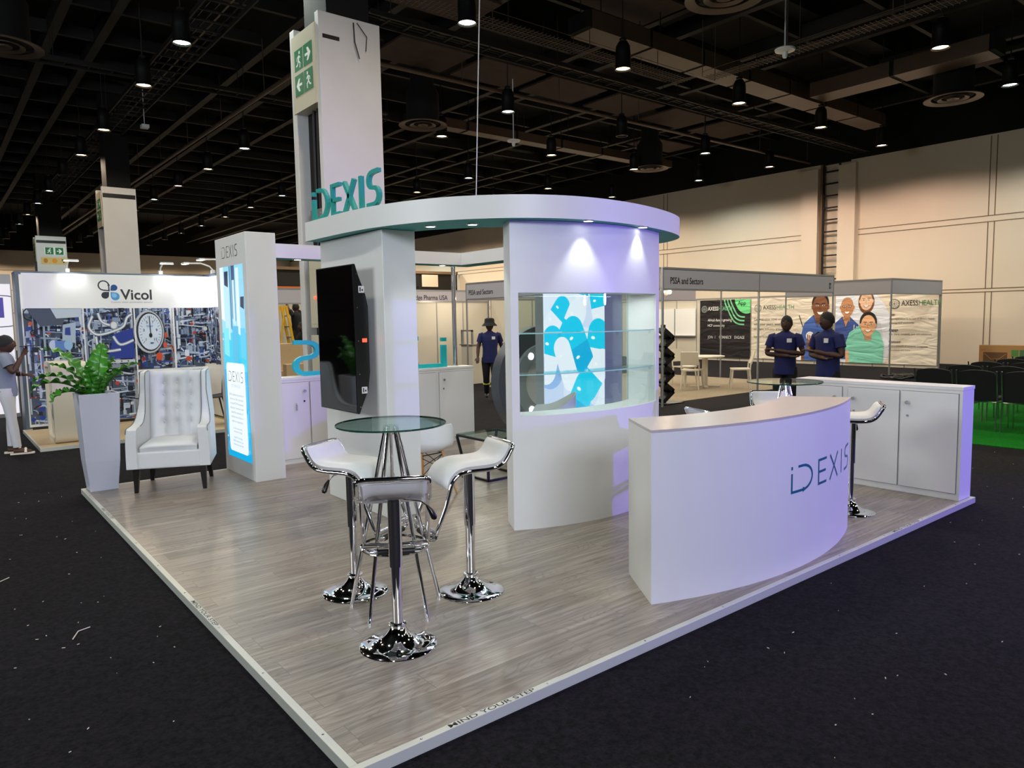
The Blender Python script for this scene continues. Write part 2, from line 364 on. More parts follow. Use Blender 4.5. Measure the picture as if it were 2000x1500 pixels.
class Canvas:
    """flat printed sheet: filled shapes stacked a hair apart, all in one mesh"""
    def __init__(s, o, U, V, w, h, back=0.004, base=(255, 255, 255), segs=1):
        s.o = Vector(o); s.U = Vector(U).normalized(); s.V = Vector(V).normalized(); s.N = s.U.cross(s.V); s.w = w; s.h = h; s.k = 0; s.g = G()
        v = [s.pt(0, 0, -back), s.pt(w, 0, -back), s.pt(w, h, -back), s.pt(0, h, -back), s.pt(0, 0, 0), s.pt(w, 0, 0), s.pt(w, h, 0), s.pt(0, h, 0)]
        s.g.add(v, [(3, 2, 1, 0), (4, 5, 6, 7), (0, 1, 5, 4), (1, 2, 6, 5), (2, 3, 7, 6), (3, 0, 4, 7)], 0, base)
    def pt(s, u, v, d=None): return s.o+s.U*u+s.V*v+s.N*((s.k*.00025) if d is None else d)
    def clip(s, pts):
        for ax, lim, sg in ((0, 0, 1), (0, s.w, -1), (1, 0, 1), (1, s.h, -1)):
            out = []
            for i in range(len(pts)):
                a, b = pts[i-1], pts[i]; ia = (a[ax]-lim)*sg >= 0; ib = (b[ax]-lim)*sg >= 0
                if ia != ib:
                    t = (lim-a[ax])/(b[ax]-a[ax]); out.append((a[0]+(b[0]-a[0])*t, a[1]+(b[1]-a[1])*t))
                if ib: out.append(tuple(b))
            pts = out
            if len(pts) < 3: return []
        return pts
    def poly(s, pts, col, layer=True, clip=True):
        if layer: s.k += 1
        if clip: pts = s.clip([tuple(p) for p in pts])
        if len(pts) >= 3: s.g.add([s.pt(*p) for p in pts], [tuple(range(len(pts)))], 0, col)
    def rect(s, u0, v0, u1, v1, col, **k): s.poly([(u0, v0), (u1, v0), (u1, v1), (u0, v1)], col, **k)
    def ell(s, u, v, ru, rv, col, n=24, rot=0, **k):
        c, q = math.cos(math.radians(rot)), math.sin(math.radians(rot))
        s.poly([(u+ru*math.cos(2*PI*i/n)*c-rv*math.sin(2*PI*i/n)*q, v+ru*math.cos(2*PI*i/n)*q+rv*math.sin(2*PI*i/n)*c) for i in range(n)], col, **k)
    def line(s, pts, wd, col, closed=False):
        s.k += 1; Lp, Rp = ribbon(pts, wd, closed); n = len(pts)
        for i in range(n if closed else n-1):
            j = (i+1) % n; s.poly([Rp[i], Rp[j], Lp[j], Lp[i]], col, layer=False)
    def text(s, t, u, v, size, col, bold=0, align='l', xs=1.0):
        s.k += 1; vs, fs = textgeo(t, bold)
        if not vs: return
        x0 = min(a[0] for a in vs); x1 = max(a[0] for a in vs)
        off = {'l': -x0, 'c': -(x0+x1)/2, 'r': -x1}[align]
        s.g.add([s.pt(u+(a[0]+off)*size*xs, v+a[1]*size) for a in vs], fs, 0, col)
    def logo(s, u, v, h, col, wd=.09, xs=1.0):
        for L in logo_strokes():
            for st in L: s.line([(u+x*h*xs, v+y*h) for x, y in st], wd*h, col)
def capsule(c, u, v, ln, r, rot, ca, cb):
    q = math.radians(rot); dx, dy = math.cos(q), math.sin(q)
    def half(sg, col):
        pts = [(u-dy*r, v+dx*r), (u+dy*r, v-dx*r)] if sg > 0 else [(u+dy*r, v-dx*r), (u-dy*r, v+dx*r)]
        cx, cy = u+dx*ln/2*sg, v+dy*ln/2*sg
        a0 = q-PI/2 if sg > 0 else q+PI/2
        pts += [(cx+r*math.cos(a0+PI*i/10), cy+r*math.sin(a0+PI*i/10)) for i in range(11)]
        c.poly(pts, col)
    half(1, ca); half(-1, cb)
    for k in (1, -1):
        c.ell(u+dx*ln*.3*k-dy*r*.45, v+dy*ln*.3*k+dx*r*.45, r*.12, r*.2, (255, 255, 255), 10, rot)

# ================================================================== THE HALL
FZ = -.05
g = G(); g.box(-30, 24.2, -24, 60, FZ-.1, FZ); struct('floor', g, M['carpet'])
g = G(); g.box(24.2, 24.5, -24, 10.2, FZ, 6.9); g.box(24.2, 24.5, 11.3, 60, FZ, 6.9)
g.box(24.02, 24.2, 9.95, 10.55, FZ, 6.75); g.box(24.02, 24.2, 11.3, 11.9, FZ, 6.75); g.box(24.45, 24.5, 10.2, 11.3, FZ, 6.9)
for z in (4.31, 4.49, 2.3, 2.2):
    g.box(24.19, 24.2, -20, 9.9, z-.012, z+.012, 1); g.box(24.19, 24.2, 11.95, 58, z-.012, z+.012, 1)
for y in (-6.4, -6.2, 5.95, 5.78, 18.2, 18.4, 26, 26.2):
    for a, b in ((FZ, 2.2), (2.3, 4.3), (4.5, 6.85)): g.box(24.19, 24.2, y-.012, y+.012, a, b, 1)
struct('wall_right', g, [M['wall'], M['seam']])
g = G(); g.box(-30, 24.2, 60, 60.3, FZ, 7)
for z in (2.6, 4.2, 5.6): g.box(-30, 24.2, 59.98, 60, z-.02, z+.02, 1)
struct('wall_back', g, [M['wall'], M['seam']])
g = G(); g.box(-30.3, -30, -24, 60, FZ, 7); struct('wall_left', g, M['wall'])
g = G(); g.box(-30, 24.2, -24.3, -24, FZ, 7); struct('wall_front', g, M['wall'])
g = G(); g.box(-30.3, 24.5, -24.3, 60.3, 9.5, 9.7); g.box(24.2, 24.5, -24, 60, 6.9, 9.5); g.box(-30, 24.2, 60, 60.3, 7, 9.5); g.box(-30.3, -30, -24, 60, 7, 9.5); g.box(-30, 24.2, -24.3, -24, 7, 9.5)
ceil = struct('ceiling', g, M['dark'])
# steel grid of the ceiling: joists along the hall and across it
for i, x in enumerate([-3.1, -1.6, -.1, 1.5, 2.4, 5.6, 6.9, 8.4, 11.8, 12.9, 15.4, 16.4, 19.3, 20.3, 22.6]):
    g = G(); g.box(x-.09, x+.09, -4, 59, 8.0, 8.35); obj('joist', g, M['dark2'], ceil)
for i in range(22):
    y = 3.2+i*1.95
    g = G(); g.box(-12, 24.1, y-.05, y+.05, 8.05, 8.3); obj('cross_joist', g, M['dark2'], ceil)
for x in (8.6, 10.9, 13.2, 15.7, 18.2, 20.7):
    g = G(); g.box(x-1.0, x+1.0, 12.2, 13.7, 7.93, 7.98); obj('ceiling_board', g, M['slab'], ceil)
for x, y in ((10.3, 8.0), (19.5, 5.2), (13.5, 1.6), (7.2, 10.2), (20.6, 15.6), (9.2, 18.4)):
    g = G(); g.box(x-1.2, x+1.2, y-.6, y+.6, 7.93, 7.98); obj('ceiling_board', g, M['slab'], ceil)
for y in (6.9, 11.9, 21.0, 28, 35.0, 44):
    g = G(); g.box(-12, 24.1, y-.3, y+.3, 8.4, 9.5); obj('ceiling_beam', g, M['dark'], ceil)
def duct(name, label, x0, x1, y0, y1, z0, z1, along):
    t = thing(name, label, 'duct', ((x0+x1)/2, (y0+y1)/2, z0))
    n = max(1, int(round(((x1-x0) if along == 'x' else (y1-y0))/1.7)))
    for i in range(n):
        g = G()
        if along == 'x': a = x0+(x1-x0)*i/n; g.box(a+.05, a+(x1-x0)/n-.05, y0, y1, z0, z1)
        else: a = y0+(y1-y0)*i/n; g.box(x0, x1, a+.05, a+(y1-y0)/n-.05, z0, z1)
        obj('duct_section', g, M['duct'], t)
        g = G()
        if along == 'x': g.box(a-.05, a+.05, y0+.02, y1-.02, z0+.02, z1-.02)
        else: g.box(x0+.02, x1-.02, a-.05, a+.05, z0+.02, z1-.02)
        obj('flange', g, M['dark'], t)
        for yy in ((y0+.03, y1-.03) if along == 'x' else (a+.2,)):
            for xx in ((a+.3,) if along == 'x' else (x0+.03, x1-.03)):
                g = G(); g.cyl((xx, yy, z1-.02), (xx, yy, 7.99), .012, seg=6); obj('hanger_rod', g, M['dark2'], t)
duct('air_duct', 'long galvanised air duct in sections crossing the ceiling above the booth canopy', 9.2, 21.6, 7.88, 8.5, 7.15, 7.5, 'x')
duct('air_duct', 'short galvanised duct branch beside the round vent near the right wall', 16.8, 17.5, 3.6, 7.7, 7.1, 7.45, 'y')
duct('air_duct', 'thin far duct running across the ceiling behind the suspended cable', 9.5, 20.5, 14.95, 15.35, 7.0, 7.25, 'x')
def ladder(name, label, a, b, wd, cables=True):
    a = Vector(a); b = Vector(b); t = thing(name, label, 'cable tray', (a+b)/2); d = (b-a).normalized(); s = Vector((-d.y, d.x, 0))*wd/2; n = int((b-a).length/.45)
    for k in (1, -1):
        g = G(); g.beam(a+s*k, b+s*k, .03, .09); obj('rail', g, M['dark2'], t)
    g = G()
    for i in range(n+1): p = a+(b-a)*i/n; g.beam(p-s, p+s, .03, .03)
    tag(obj('rungs', g, M['dark2'], t), kind='stuff')
    if cables:
        for k in range(4):
            g = G(); off = s*(-.7+k*.45)+Vector((0, 0, .03)); g.tube([a+off+(b-a)*i/8+Vector((0, 0, .01*math.sin(i*2+k))) for i in range(9)], .015, 6); obj('cable', g, M['seam' if k == 1 else 'black'], t)
    L = (b-a).length
    for i in range(int(L/4)+1):
        p = a+d*min(L, i*4+.4)
        for k in (1, -1):
            g = G(); g.cyl(p+s*k, p+s*k+Vector((0, 0, 7.99-p.z)), .01, seg=6); obj('drop_rod', g, M['dark2'], t)
ladder('cable_ladder', 'wide cable ladder full of cables running away at upper left', (3.22, 6.5, 7), (3.22, 40, 7), .7)
ladder('cable_ladder', 'narrow cable ladder crossing the ceiling at upper left', (-3, 16.3, 7.3), (9.5, 16.3, 7.3), .4, False)
ladder('cable_ladder', 'cable ladder crossing the ceiling just right of the tall column', (5.3, 9.6, 7), (23.8, 9.6, 7), .45)
def basket(name, label, a, b, wd):
    a = Vector(a); b = Vector(b); d = (b-a).normalized(); s = Vector((-d.y, d.x, 0)); L = (b-a).length; g = G()
    for k in range(7):
        u = -1+2*k/6; z = .1 if k in (0, 6) else 0
        g.beam(a+s*u*wd/2+Vector((0, 0, z)), b+s*u*wd/2+Vector((0, 0, z)), .008, .008)
    for i in range(int(L/.1)):
        p = a+d*i*.1; g.beam(p-s*wd/2, p+s*wd/2, .007, .007)
    for k in (1, -1):
        for i in range(0, int(L/2)+1): p = a+d*min(i*2, L)+s*wd/2*k; g.cyl(p, p+Vector((0, 0, (7.15 if 9.1 < p.x and p.y > 7.7 else 7.99)-p.z)), .008, seg=5)
    tag(obj(name, g, M['duct']), label, 'cable tray')
basket('wire_basket_tray', 'wire mesh basket tray lit by the lamp at the top of the picture', (5.2, 8.15, 6.8), (12.4, 8.15, 6.8), .45)
basket('wire_basket_tray', 'wire mesh basket tray running from the warm lamp to the upper right', (12.65, 7.7, 6.8), (12.65, 1.5, 6.8), .45)
def pipe(label, a, b, r):
    g = G(); g.cyl(a, b, r, seg=10); a = Vector(a); b = Vector(b); L = (b-a).length
    for i in range(int(L/3)+1):
        p = a+(b-a).normalized()*min(L-.1, i*3+.3); g.cyl(p, p+Vector((0, 0, 7.99-p.z)), .01, seg=5)
    tag(obj('ceiling_pipe', g, M['duct']), label, 'pipe')
pipe('thin pipe running away past the top of the tall white column to the far columns', (5.25, 11, 6.8), (5.0, 46, 6.8), .05)
pipe('thin pipe crossing the ceiling behind the suspended cable toward the right wall', (5.5, 11.6, 7), (24, 11.6, 7), .045)
# wall recess with its steel ladder
t = thing('wall_ladder', 'dark steel ladder fixed in the tall recess of the right wall', 'ladder', (24.3, 10.9, FZ))
for y in (10.62, 11.2):
    g = G(); g.box(24.22, 24.28, y-.03, y+.03, FZ, 6.85); obj('stile', g, M['dark2'], t)
g = G(); g.box(24.2, 24.26, 11.22, 11.3, FZ, 6.9); obj('cable_channel', g, M['seam'], t)
for i in range(16):
    g = G(); g.box(24.22, 24.27, 10.65, 11.17, .3+i*.42, .35+i*.42); obj('rung', g, M['dark2'], t)
# ------------------------------------------------------------------ columns
def exitsign(cv, u, v, s, arrow, mirror=False):
    cv.rect(u, v, u+s, v+s, (18, 112, 66)); q = -1 if mirror else 1; c = u+s/2; W = (238, 245, 238)
    m = lambda x, y: (c+q*x*s, v+y*s)
    if arrow:
        cv.poly([m(-.32, .44), m(.02, .44), m(-.12, .2), m(.06, .2), m(.34, .5), m(.06, .8), m(-.12, .8), m(.02, .56), m(-.32, .56)], W)
    else:
        cv.ell(*m(.1, .82), s*.08, s*.08, W, 12)
        cv.line([m(.06, .7), m(-.02, .45)], s*.14, W); cv.line([m(-.02, .45), m(.16, .33), m(.12, .12)], s*.08, W)
        cv.line([m(-.02, .45), m(-.14, .28), m(-.3, .24)], s*.08, W); cv.line([m(.05, .68), m(.22, .56)], s*.06, W); cv.line([m(.04, .68), m(-.16, .6), m(-.2, .46)], s*.06, W)
def column(label, x0, x1, y0, y1, top, near):
    t = thing('hall_column', label, 'column', ((x0+x1)/2, (y0+y1)/2, FZ))
    g = G(); g.box(x0, x1, y0, y0+.1, FZ, top); g.box(x0+.05, x0+.28, y0-.004, y0, top-.32, top-.27, 1) if near else g.box(x0+.02, x1-.02, y0-.004, y0, top-.3, top-.18, 1)
    obj('front_cladding', g, [M['colp'], M['black']], t, bevel=.01)
    g = G(); g.box(x0, x1, y1-.14, y1, FZ, top); obj('rear_cladding', g, M['colp'], t, bevel=.01)
    g = G(); g.box(x0+.16, x1-.1, y0+.1, y1-.14, FZ, 9.5); obj('core', g, M['dark'], t)  # black colour stands in for the darkness above the cladding
    for k in range(3):
        g = G(); yy = y0+.22+k*.13; g.tube([(x0+.1+.02*k, yy, FZ+.1), (x0+.1, yy+.01, 2), (x0+.11, yy, top-.9)], .022 if k else .035, 8); obj('riser_pipe', g, M['black'], t)
    z1 = top-.12; z0 = z1-.98
    g = G(); g.box(x0-.02, x0+.14, y0+.08, y1-.1, z0, z1); obj('sign_box', g, M['beige'], t)
    cv = Canvas((x0-.021, y1-.13, z0), (0, -1, 0), (0, 0, 1), (y1-y0)-.24, .98, .001, (196, 190, 168)); s = .27; m0 = ((y1-y0)-.24-2*s-.02)/2
    exitsign(cv, m0, .52, s, False); exitsign(cv, m0+s+.02, .52, s, True); exitsign(cv, m0, .2, s, True, True); exitsign(cv, m0+s+.02, .2, s, False, True)
    tag(obj('exit_sign', cv.g, M['print_'], t, fix=False), 'green and white running figure exit sign panel')
    return t
t = column('tall white column with exit signs rising right behind the booth lettering', 2.97, 3.83, 6.47, 7.38, 5.5, True)
g = G(); g.box(2.99, 3.12, 6.62, 7.1, 1.55, 2.6); g.box(2.985, 2.99, 6.66, 7.06, 1.6, 2.55); obj('distribution_board', g, M['beige'], t, bevel=.006)
g = G(); g.box(2.98, 3.12, 6.62, 7.1, .1, 1.45); obj('cabinet_door', g, M['beige'], t, bevel=.006)
g = G(); g.box(2.96, 2.985, 6.68, 6.76, 1.0, 1.12); obj('door_handle', g, M['black'], t)
g = G(); g.ball((2.97, 6.9, 1.95), .018); obj('indicator_lamp', g, M['red'], t)
g = G(); g.box(3.0, 3.12, 6.62, 7.0, 2.85, 3.1)
for i in range(3):
    for j in range(2): g.cyl((2.99, 6.7+i*.11, 2.92+j*.1), (3.0, 6.7+i*.11, 2.92+j*.1), .035, seg=10)
obj('socket_box', g, M['alu'], t)
g = G(); g.tube([(3.45, 6.46, 5.45), (3.44, 6.42, 5.2), (3.5, 6.42, 5.0)], .008, 6); g.tube([(3.5, 6.46, 5.46), (3.62, 6.43, 5.3), (3.6, 6.43, 5.12)], .006, 6); obj('loose_cable', g, M['black'], t)
column('white column behind the stand with the industrial photo wall', 2.98, 3.85, 20.9, 21.8, 5.5, False)
t = column('farthest white column beyond the industrial photo wall, with a small exit sign on its face', 2.8, 3.93, 34.9, 35.8, 5.5, False)
cv = Canvas((3.1, 34.895, 4.7), (1, 0, 0), (0, 0, 1), .75, .34, .002, (230, 235, 230)); exitsign(cv, .03, .02, .3, False); exitsign(cv, .4, .02, .3, True); obj('exit_sign', cv.g, M['print_'], t, fix=False)
cv = Canvas((2.95, 34.895, 4.3), (1, 0, 0), (0, 0, 1), 1.0, .3, .002, (214, 186, 120)); cv.ell(.5, .15, .1, .1, (226, 150, 40)); cv.ell(.17, .15, .08, .1, (190, 120, 40)); cv.poly([(.75, .22), (.92, .22), (.84, .05)], (60, 30, 30)); obj('notice_panel', cv.g, M['print_'], t, fix=False)
# ------------------------------------------------------------------ ceiling downlights
def make_downlight(kind, dz=6.5):
    t = bpy.data.objects.new('downlight', None); C.objects.link(t)
    g = G(); g.lathe([(.02, .55), (.09, .53), (.14, .44), (.15, .3), (.15, .04), (.165, 0), (.15, 0), (.135, .03), (.12, .1)], seg=20, capb=False, capt=False); obj('housing', g, M['black'], t, world=False)
    g = G(); g.lathe([(.135, .03), (.135, .035)], seg=20); o = obj('lens', g, LENS[kind], t, world=False)
    g = G(); g.cyl((0, 0, .53), (0, 0, 3.0), .012, seg=6); g.box(-.05, .05, -.05, .05, .56, .6); obj('hanger_rod', g, M['dark2'], t, world=False)
    if kind != 'off':
        l = bpy.data.lights.new('lamp_light', 'SPOT'); l.energy = 230; l.color = LCOL[kind]; l.spot_size = math.radians(164); l.spot_blend = .35; l.shadow_soft_size = .13
        o = bpy.data.objects.new('lamp_light', l); C.objects.link(o); o.parent = t; o.location = (0, 0, .0)
    return t
protos = {}
XS = [2.72, 6.22, 10.0, 13.95, 17.65, 21.15]; YS = [3.5, 7.8, 11.45, 14.3, 18.6, 22.0, 25.5, 29.0, 32.4, 36.1, 39.8, 43.3, 47.0, 50.6, 54.2, 57.4]
KIND = {(2, 2): 'cool', (2, 1): 'warm', (2, 3): 'warm', (0, 2): 'cool', (0, 3): 'warm', (0, 4): 'warm', (0, 5): 'warm', (1, 4): 'cool', (1, 5): 'warm', (1, 6): 'pink', (1, 7): 'cool', (0, 7): 'cool', (0, 8): 'cool',
        (5, 1): 'pink', (5, 2): 'pink', (4, 0): 'cool', (3, 0): 'warm', (3, 1): 'warm', (4, 1): 'warm', (4, 2): 'cool', (5, 3): 'cool', (3, 3): 'warm', (3, 4): 'cool', (3, 5): 'warm', (1, 1): 'cool', (4, 3): 'warm', (3, 2): 'off', (0, 6): 'off', (4, 4): 'warm', (5, 4): 'warm'}
ORD = ['first', 'second', 'third', 'fourth', 'fifth', 'sixth', 'seventh', 'eighth', 'ninth', 'tenth', 'eleventh', 'twelfth', 'thirteenth', 'fourteenth', 'fifteenth', 'sixteenth']
DESC = {'warm': 'warm white', 'cool': 'cool white', 'pink': 'rosy', 'off': 'unlit'}
lamps = []; LW = {}
for i, x in enumerate(XS):
    for j, y in enumerate(YS):
        if (i >= 3 and j >= 7) or (i == 0 and j < 2) or (i == 1 and j in (0, 2, 3)) or (i == 2 and j in (0,)): vis = False
        else: vis = True
        k = KIND.get((i, j)) or ('warm', 'cool', 'warm')[(i*2+j) % 3]
        lamps.append((x, y, k, vis, i, j))
for x in XS:
    for y in (-.3, -4.1, -8): lamps.append((x, y, 'cool' if (x*3+y) % 2 < 1.2 else 'warm', False, 0, 0))
for y in (-4.1, 0, 3.5, 7.8, 11.45, 18.6): lamps.append((-1.0, y, 'warm' if y > 4 else 'cool', False, 0, 0))
for x, y, k, vis, i, j in lamps:
    if not vis:
        # lamps of the same grid outside the picture: only their light reaches it
        light('lamp_light', 'SPOT', (x, y, 6.5), 110 if y < 3 else (700 if x > 20 or y > 55 else 230), LCOL[k], aim=(x, y, 0), spot_size=math.radians(164), spot_blend=.7, shadow_soft_size=.13); continue
    if k not in protos: protos[k] = o = make_downlight(k)
    else: o = copy_tree(protos[k])
    o.location = (x, y, 6.5)
    if x > 17 or y > 55:
        for ch in o.children:
            if ch.type == 'LIGHT':
                k_ = k+'w' if x < 20 and y < 55 else k+'v'
                if k_ not in LW: LW[k_] = ch.data.copy(); LW[k_].energy = 300 if x < 20 and y < 55 else 480
                ch.data = LW[k_]
    tag(o, '%s black downlight, %s row from the left, %s lamp from the front' % (DESC[k], ORD[i], ORD[j]), 'ceiling lamp', 'can downlights hanging from the ceiling')
def diffuser(label, x, y, z=6.6, s=1.0):
    t = thing('air_diffuser', label, 'vent', (x, y, z), 'round air diffusers')
    for r0, r1 in ((.46, .62), (.24, .33), (.0, .13)):
        g = G(); g.lathe([(max(r0, .001)*s, .05), (max(r0, .001)*s, .03), (r1*s, 0), (r1*s, .02)], (x, y, z), 32, capb=r0 == 0, capt=False); obj('ring', g, M['duct'], t)
    g = G(); g.lathe([(.42*s, .06), (.42*s, .8), (.3*s, 1.0), (.3*s, 1.38)], (x, y, z), 24, capb=True, capt=False); obj('neck', g, M['dark'], t)
for lb, x, y in (('large round air diffuser cut by the top edge, right of centre', 9.07, 4.8), ('round air diffuser near the upper right wall', 18.13, 4.8), ('dim round air diffuser just right of the tall column', 9.2, 13.95), ('small far round air diffuser above the canopy', 18.4, 14.25), ('round air diffuser cut by the left edge of the picture', .33, 13.75)): diffuser(lb, x, y)
for lb, x, y, z in (('white dome antenna hanging at upper right', 11.22, 5.03, 6.3), ('small white dome camera hanging above the canopy', 11.42, 13.0, 6.3)):
    g = G(); g.lathe([(.03, -.1), (.045, -.07), (.05, 0), (.17, .02), (.18, .05), (.03, .07), (.015, .1), (.015, 1.68)], (x, y, z), 20); tag(obj('ceiling_antenna', g, M['shell']), lb, 'antenna')
g = G(); g.box(3.45, 3.62, 17.9, 18.1, 6.55, 6.63); g.cyl((3.53, 18, 6.6), (3.53, 18, 7.99), .01, seg=6); tag(obj('access_point', g, M['shell']), 'small white box hanging beside a lamp at upper left', 'device')
g = G(); g.tube([(3.14, 3.02, 9.4), (2.80, 3.0, 2.53)], .005, 6); tag(obj('suspension_cable', g, M['alu']), 'thin steel cable from the ceiling down to the booth canopy', 'cable')

# ================================================================== THE BOOTH PLATFORM
stage = thing('exhibition_platform', 'raised grey wood-look platform with pale metal edging under the booth', 'platform', (3, 3, FZ))
g = G(); g.box(.035, 5.945, .035, 5.945, FZ, 0); obj('plank_deck', g, M['plank'], stage)
E0 = 5.98
def edging(p0, p1, inn):
    g = G()
    x0, x1 = sorted((p0[0], p1[0])); y0, y1 = sorted((p0[1], p1[1]))
    g.box(x0, x1, y0, y1, FZ, 0)
    return obj('edge_trim', g, M['trim'], stage, bevel=.002)
edging((0, 0), (E0, .035), 0); edging((0, .0351), (.035, E0), 0); edging((.0351, E0-.035), (E0, E0), 0); edging((E0-.035, .0351), (E0, E0-.0351), 0)
def decal(pos, U, V):
    cv = Canvas(pos, U, V, .62, .033, .0005, (196, 198, 190)); cv.text('MIND YOUR STEP', .01, .005, .036, (10, 10, 12), .012, xs=1.6)
    obj('warning_lettering', cv.g, M['print_'], stage, fix=False)
decal((.42, .001, .0008), (1, 0, 0), (0, 1, 0)); decal((4.4, .001, .0008), (1, 0, 0), (0, 1, 0))
decal((.001, 2.12, .0008), (0, -1, 0), (1, 0, 0)); decal((.001, 4.95, .0008), (0, -1, 0), (1, 0, 0))
g = G()
for i in range(9):
    for p in ((.3+i*.66, .018), (.018, .3+i*.66)): g.lathe([(.006, 0), (.004, .002)], (p[0], p[1], 0), 8)
obj('trim_screws', g, M['satin'], stage)

# tower with the backlit poster
tw = thing('lightbox_tower', 'tall white tower with a glowing blue poster on its left face', 'display tower', (1.58, 5.5, 0))
g = G(); g.box(1.43, 1.74, 5.02, 5.98, 0, 2.54); obj('tower_body', g, M['white'], tw, bevel=.004)
cv = Canvas((1.428, 5.86, .18), (0, -1, 0), (0, 0, 1), .74, 2.05, .012, (0, 176, 232))
cv.rect(0, 1.1, .74, 2.05, (150, 222, 244)); cv.rect(0, .95, .74, 1.35, (40, 205, 238))
for i, (u, w_, v0, v1, c) in enumerate([(.0, .12, 1.5, 2.05, (235, 248, 255)), (.12, .16, 1.3, 1.95, (190, 232, 248)), (.14, .13, 1.86, 2.0, (10, 30, 70)), (.3, .05, 1.4, 2.05, (80, 130, 170)), (.36, .12, 1.5, 2.05, (60, 90, 130)), (.38, .08, 1.45, 1.9, (200, 235, 250)), (.5, .1, 1.35, 2.02, (225, 245, 255)), (.6, .14, 1.2, 1.9, (150, 215, 245)), (.62, .12, 1.62, 1.72, (8, 28, 66)), (.33, .2, 1.05, 1.42, (70, 190, 230)), (.05, .18, 1.12, 1.4, (120, 230, 250)), (.58, .16, 1.1, 1.4, (90, 205, 245))]):
    cv.poly([(u, v0), (u+w_*.9, v0-.03), (u+w_, v1), (u+.01, v1)], c)
for i in range(14):
    a = random.random()*.74; b = random.random()*.9; cv.poly([(a, b), (a+random.uniform(.05, .2), b+random.uniform(-.1, .1)), (a+random.uniform(-.05, .15), b+random.uniform(.1, .25))], random.choice([(20, 190, 240), (0, 160, 225), (60, 200, 245)]))
cv.line([(.0, .5), (.1, .2), (.0, .05)], .004, (160, 230, 255)); cv.line([(.74, .55), (.64, .3), (.74, .1)], .004, (160, 230, 255))
R = .05; pts = []
for cx, cy, a in ((.62, .98, 0), (.14, .98, 90), (.14, .12, 180), (.62, .12, 270)): pts += arc2(cx, cy, R, R, a, a+90, 5)
cv.poly(pts, (240, 250, 255)); cv.logo(.14, .83, .11, (60, 66, 74), .07, 1.15)
cv.text('STERILE', .38, .77, .045, (170, 200, 215), 0, 'c', 1.9)
for k, t_ in enumerate(['IDEXIS supplies and produces the', 'bulk and non GA accounting in', 'the latest PICS Pharmaceutical', 'Inspections Convention System', 'standard for preparation of', 'medicinal water products of', 'health care requirements.']): cv.text(t_, .38, .68-k*.048, .034, (120, 150, 172), 0, 'c')
for k, t_ in enumerate(['for all our pharmaceutical', 'requirements and supply']): cv.text(t_, .38, .32-k*.036, .027, (120, 150, 172), 0, 'c')
for k, t_ in enumerate(['Aseptic PIC technology', 'IDEXIS sterile care for your', 'company & pharmacy needs']): cv.text(t_, .38, .22-k*.038, .028, (60, 160, 210), 0, 'c')
for p in ((.05, 1.28), (.68, .8), (.05, .22), (.68, .27)): cv.ell(p[0], p[1], .012, .012, (255, 255, 255), 12)
tag(obj('backlit_poster', cv.g, M['light_'], tw, fix=False), 'glowing blue and white poster')
cv = Canvas((1.4295, 5.79, 2.3), (0, -1, 0), (0, 0, 1), .56, .16, .001, (222, 222, 222)); cv.logo(.03, .02, .12, (60, 62, 66), .06, 1.1)
for f in range(len(cv.g.f)): pass
cv.g.f = cv.g.f[6:]; cv.g.m = cv.g.m[6:]; cv.g.c = cv.g.c[6:]; cv.g.smooth = cv.g.smooth[6:]; cv.g.v = cv.g.v[8:]; cv.g.f = [[i-8 for i in f] for f in cv.g.f]
obj('tower_lettering', cv.g, M['print_'], tw, fix=False)

# cabinets
def knob(g_, p, d): p = Vector(p); d = Vector(d); g_.cyl(p, p+d*.02, .007, seg=10); g_.cyl(p+d*.02, p+d*.034, .018, .015, seg=14)
def cabinet_row(name, label, x0, x1, y0, y1, h, n, face, knobs, loc, group=None):
    """carcass with doors on the face looking to -x ('x') or -y ('y')"""
    t = thing(name, label, 'cabinet', loc, group)
    g = G(); g.box(x0, x1, y0, y1, 0, h-.03)
    obj('carcass', g, M['white'], t, bevel=.002)
    g = G(); g.box(x0-.004, x1+.004, y0-.004, y1+.004, h-.03, h); obj('worktop', g, M['board'], t, bevel=.002)
    a0, a1 = (y0, y1) if face == 'x' else (x0, x1); w_ = (a1-a0)/n
    for i in range(n):
        a, b = a0+i*w_+.03, a0+(i+1)*w_-.008
        if i % 2: a, b = a0+i*w_+.008, a0+(i+1)*w_-.03
        g = G(); gg = G()
        if face == 'x':
            gg.box(x0-.0015, x0-.0005, a-.004, b+.004, .056, h-.056); g.box(x0-.012, x0-.002, a, b, .06, h-.06); k = knobs[i]; yy = b-.06 if k == 'l' else a+.06; ps = (x0-.012, yy, h-.16); dd = (-1, 0, 0)
            lk = (x0-.013, yy, h-.28)
        else:
            gg.box(a-.004, b+.004, y0-.0015, y0-.0005, .056, h-.056); g.box(a, b, y0-.012, y0-.002, .06, h-.06); k = knobs[i]; xx = a+.06 if k == 'l' else b-.06; ps = (xx, y0-.012, h-.16); dd = (0, -1, 0)
            lk = (xx, y0-.013, h-.28)
        obj('door_gap', gg, M['grey'], t)
        d = obj('door', g, M['board'], t, bevel=.0015)
        if k:
            g = G(); knob(g, ps, dd); obj('knob', g, M['satin'], d)
            g = G(); g.cyl(lk, Vector(lk)+Vector(dd)*.004, .011, seg=12); obj('lock', g, M['satin'] if k == 'l' else M['black'], d)
    return t
cabinet_row('storage_cabinet', 'long low white cabinet with three doors along the right end of the platform', 5.72, 5.97, .04, 1.56, .985, 3, 'x', ['l', 'l', 'r'], (5.84, .8, 0))
cabinet_row('storage_cabinet', 'white cabinet left of the screen column, under the teal letter S', 1.745, 2.9, 5.70, 5.94, 1.0, 2, 'y', ['r', None], (2.3, 5.82, 0))
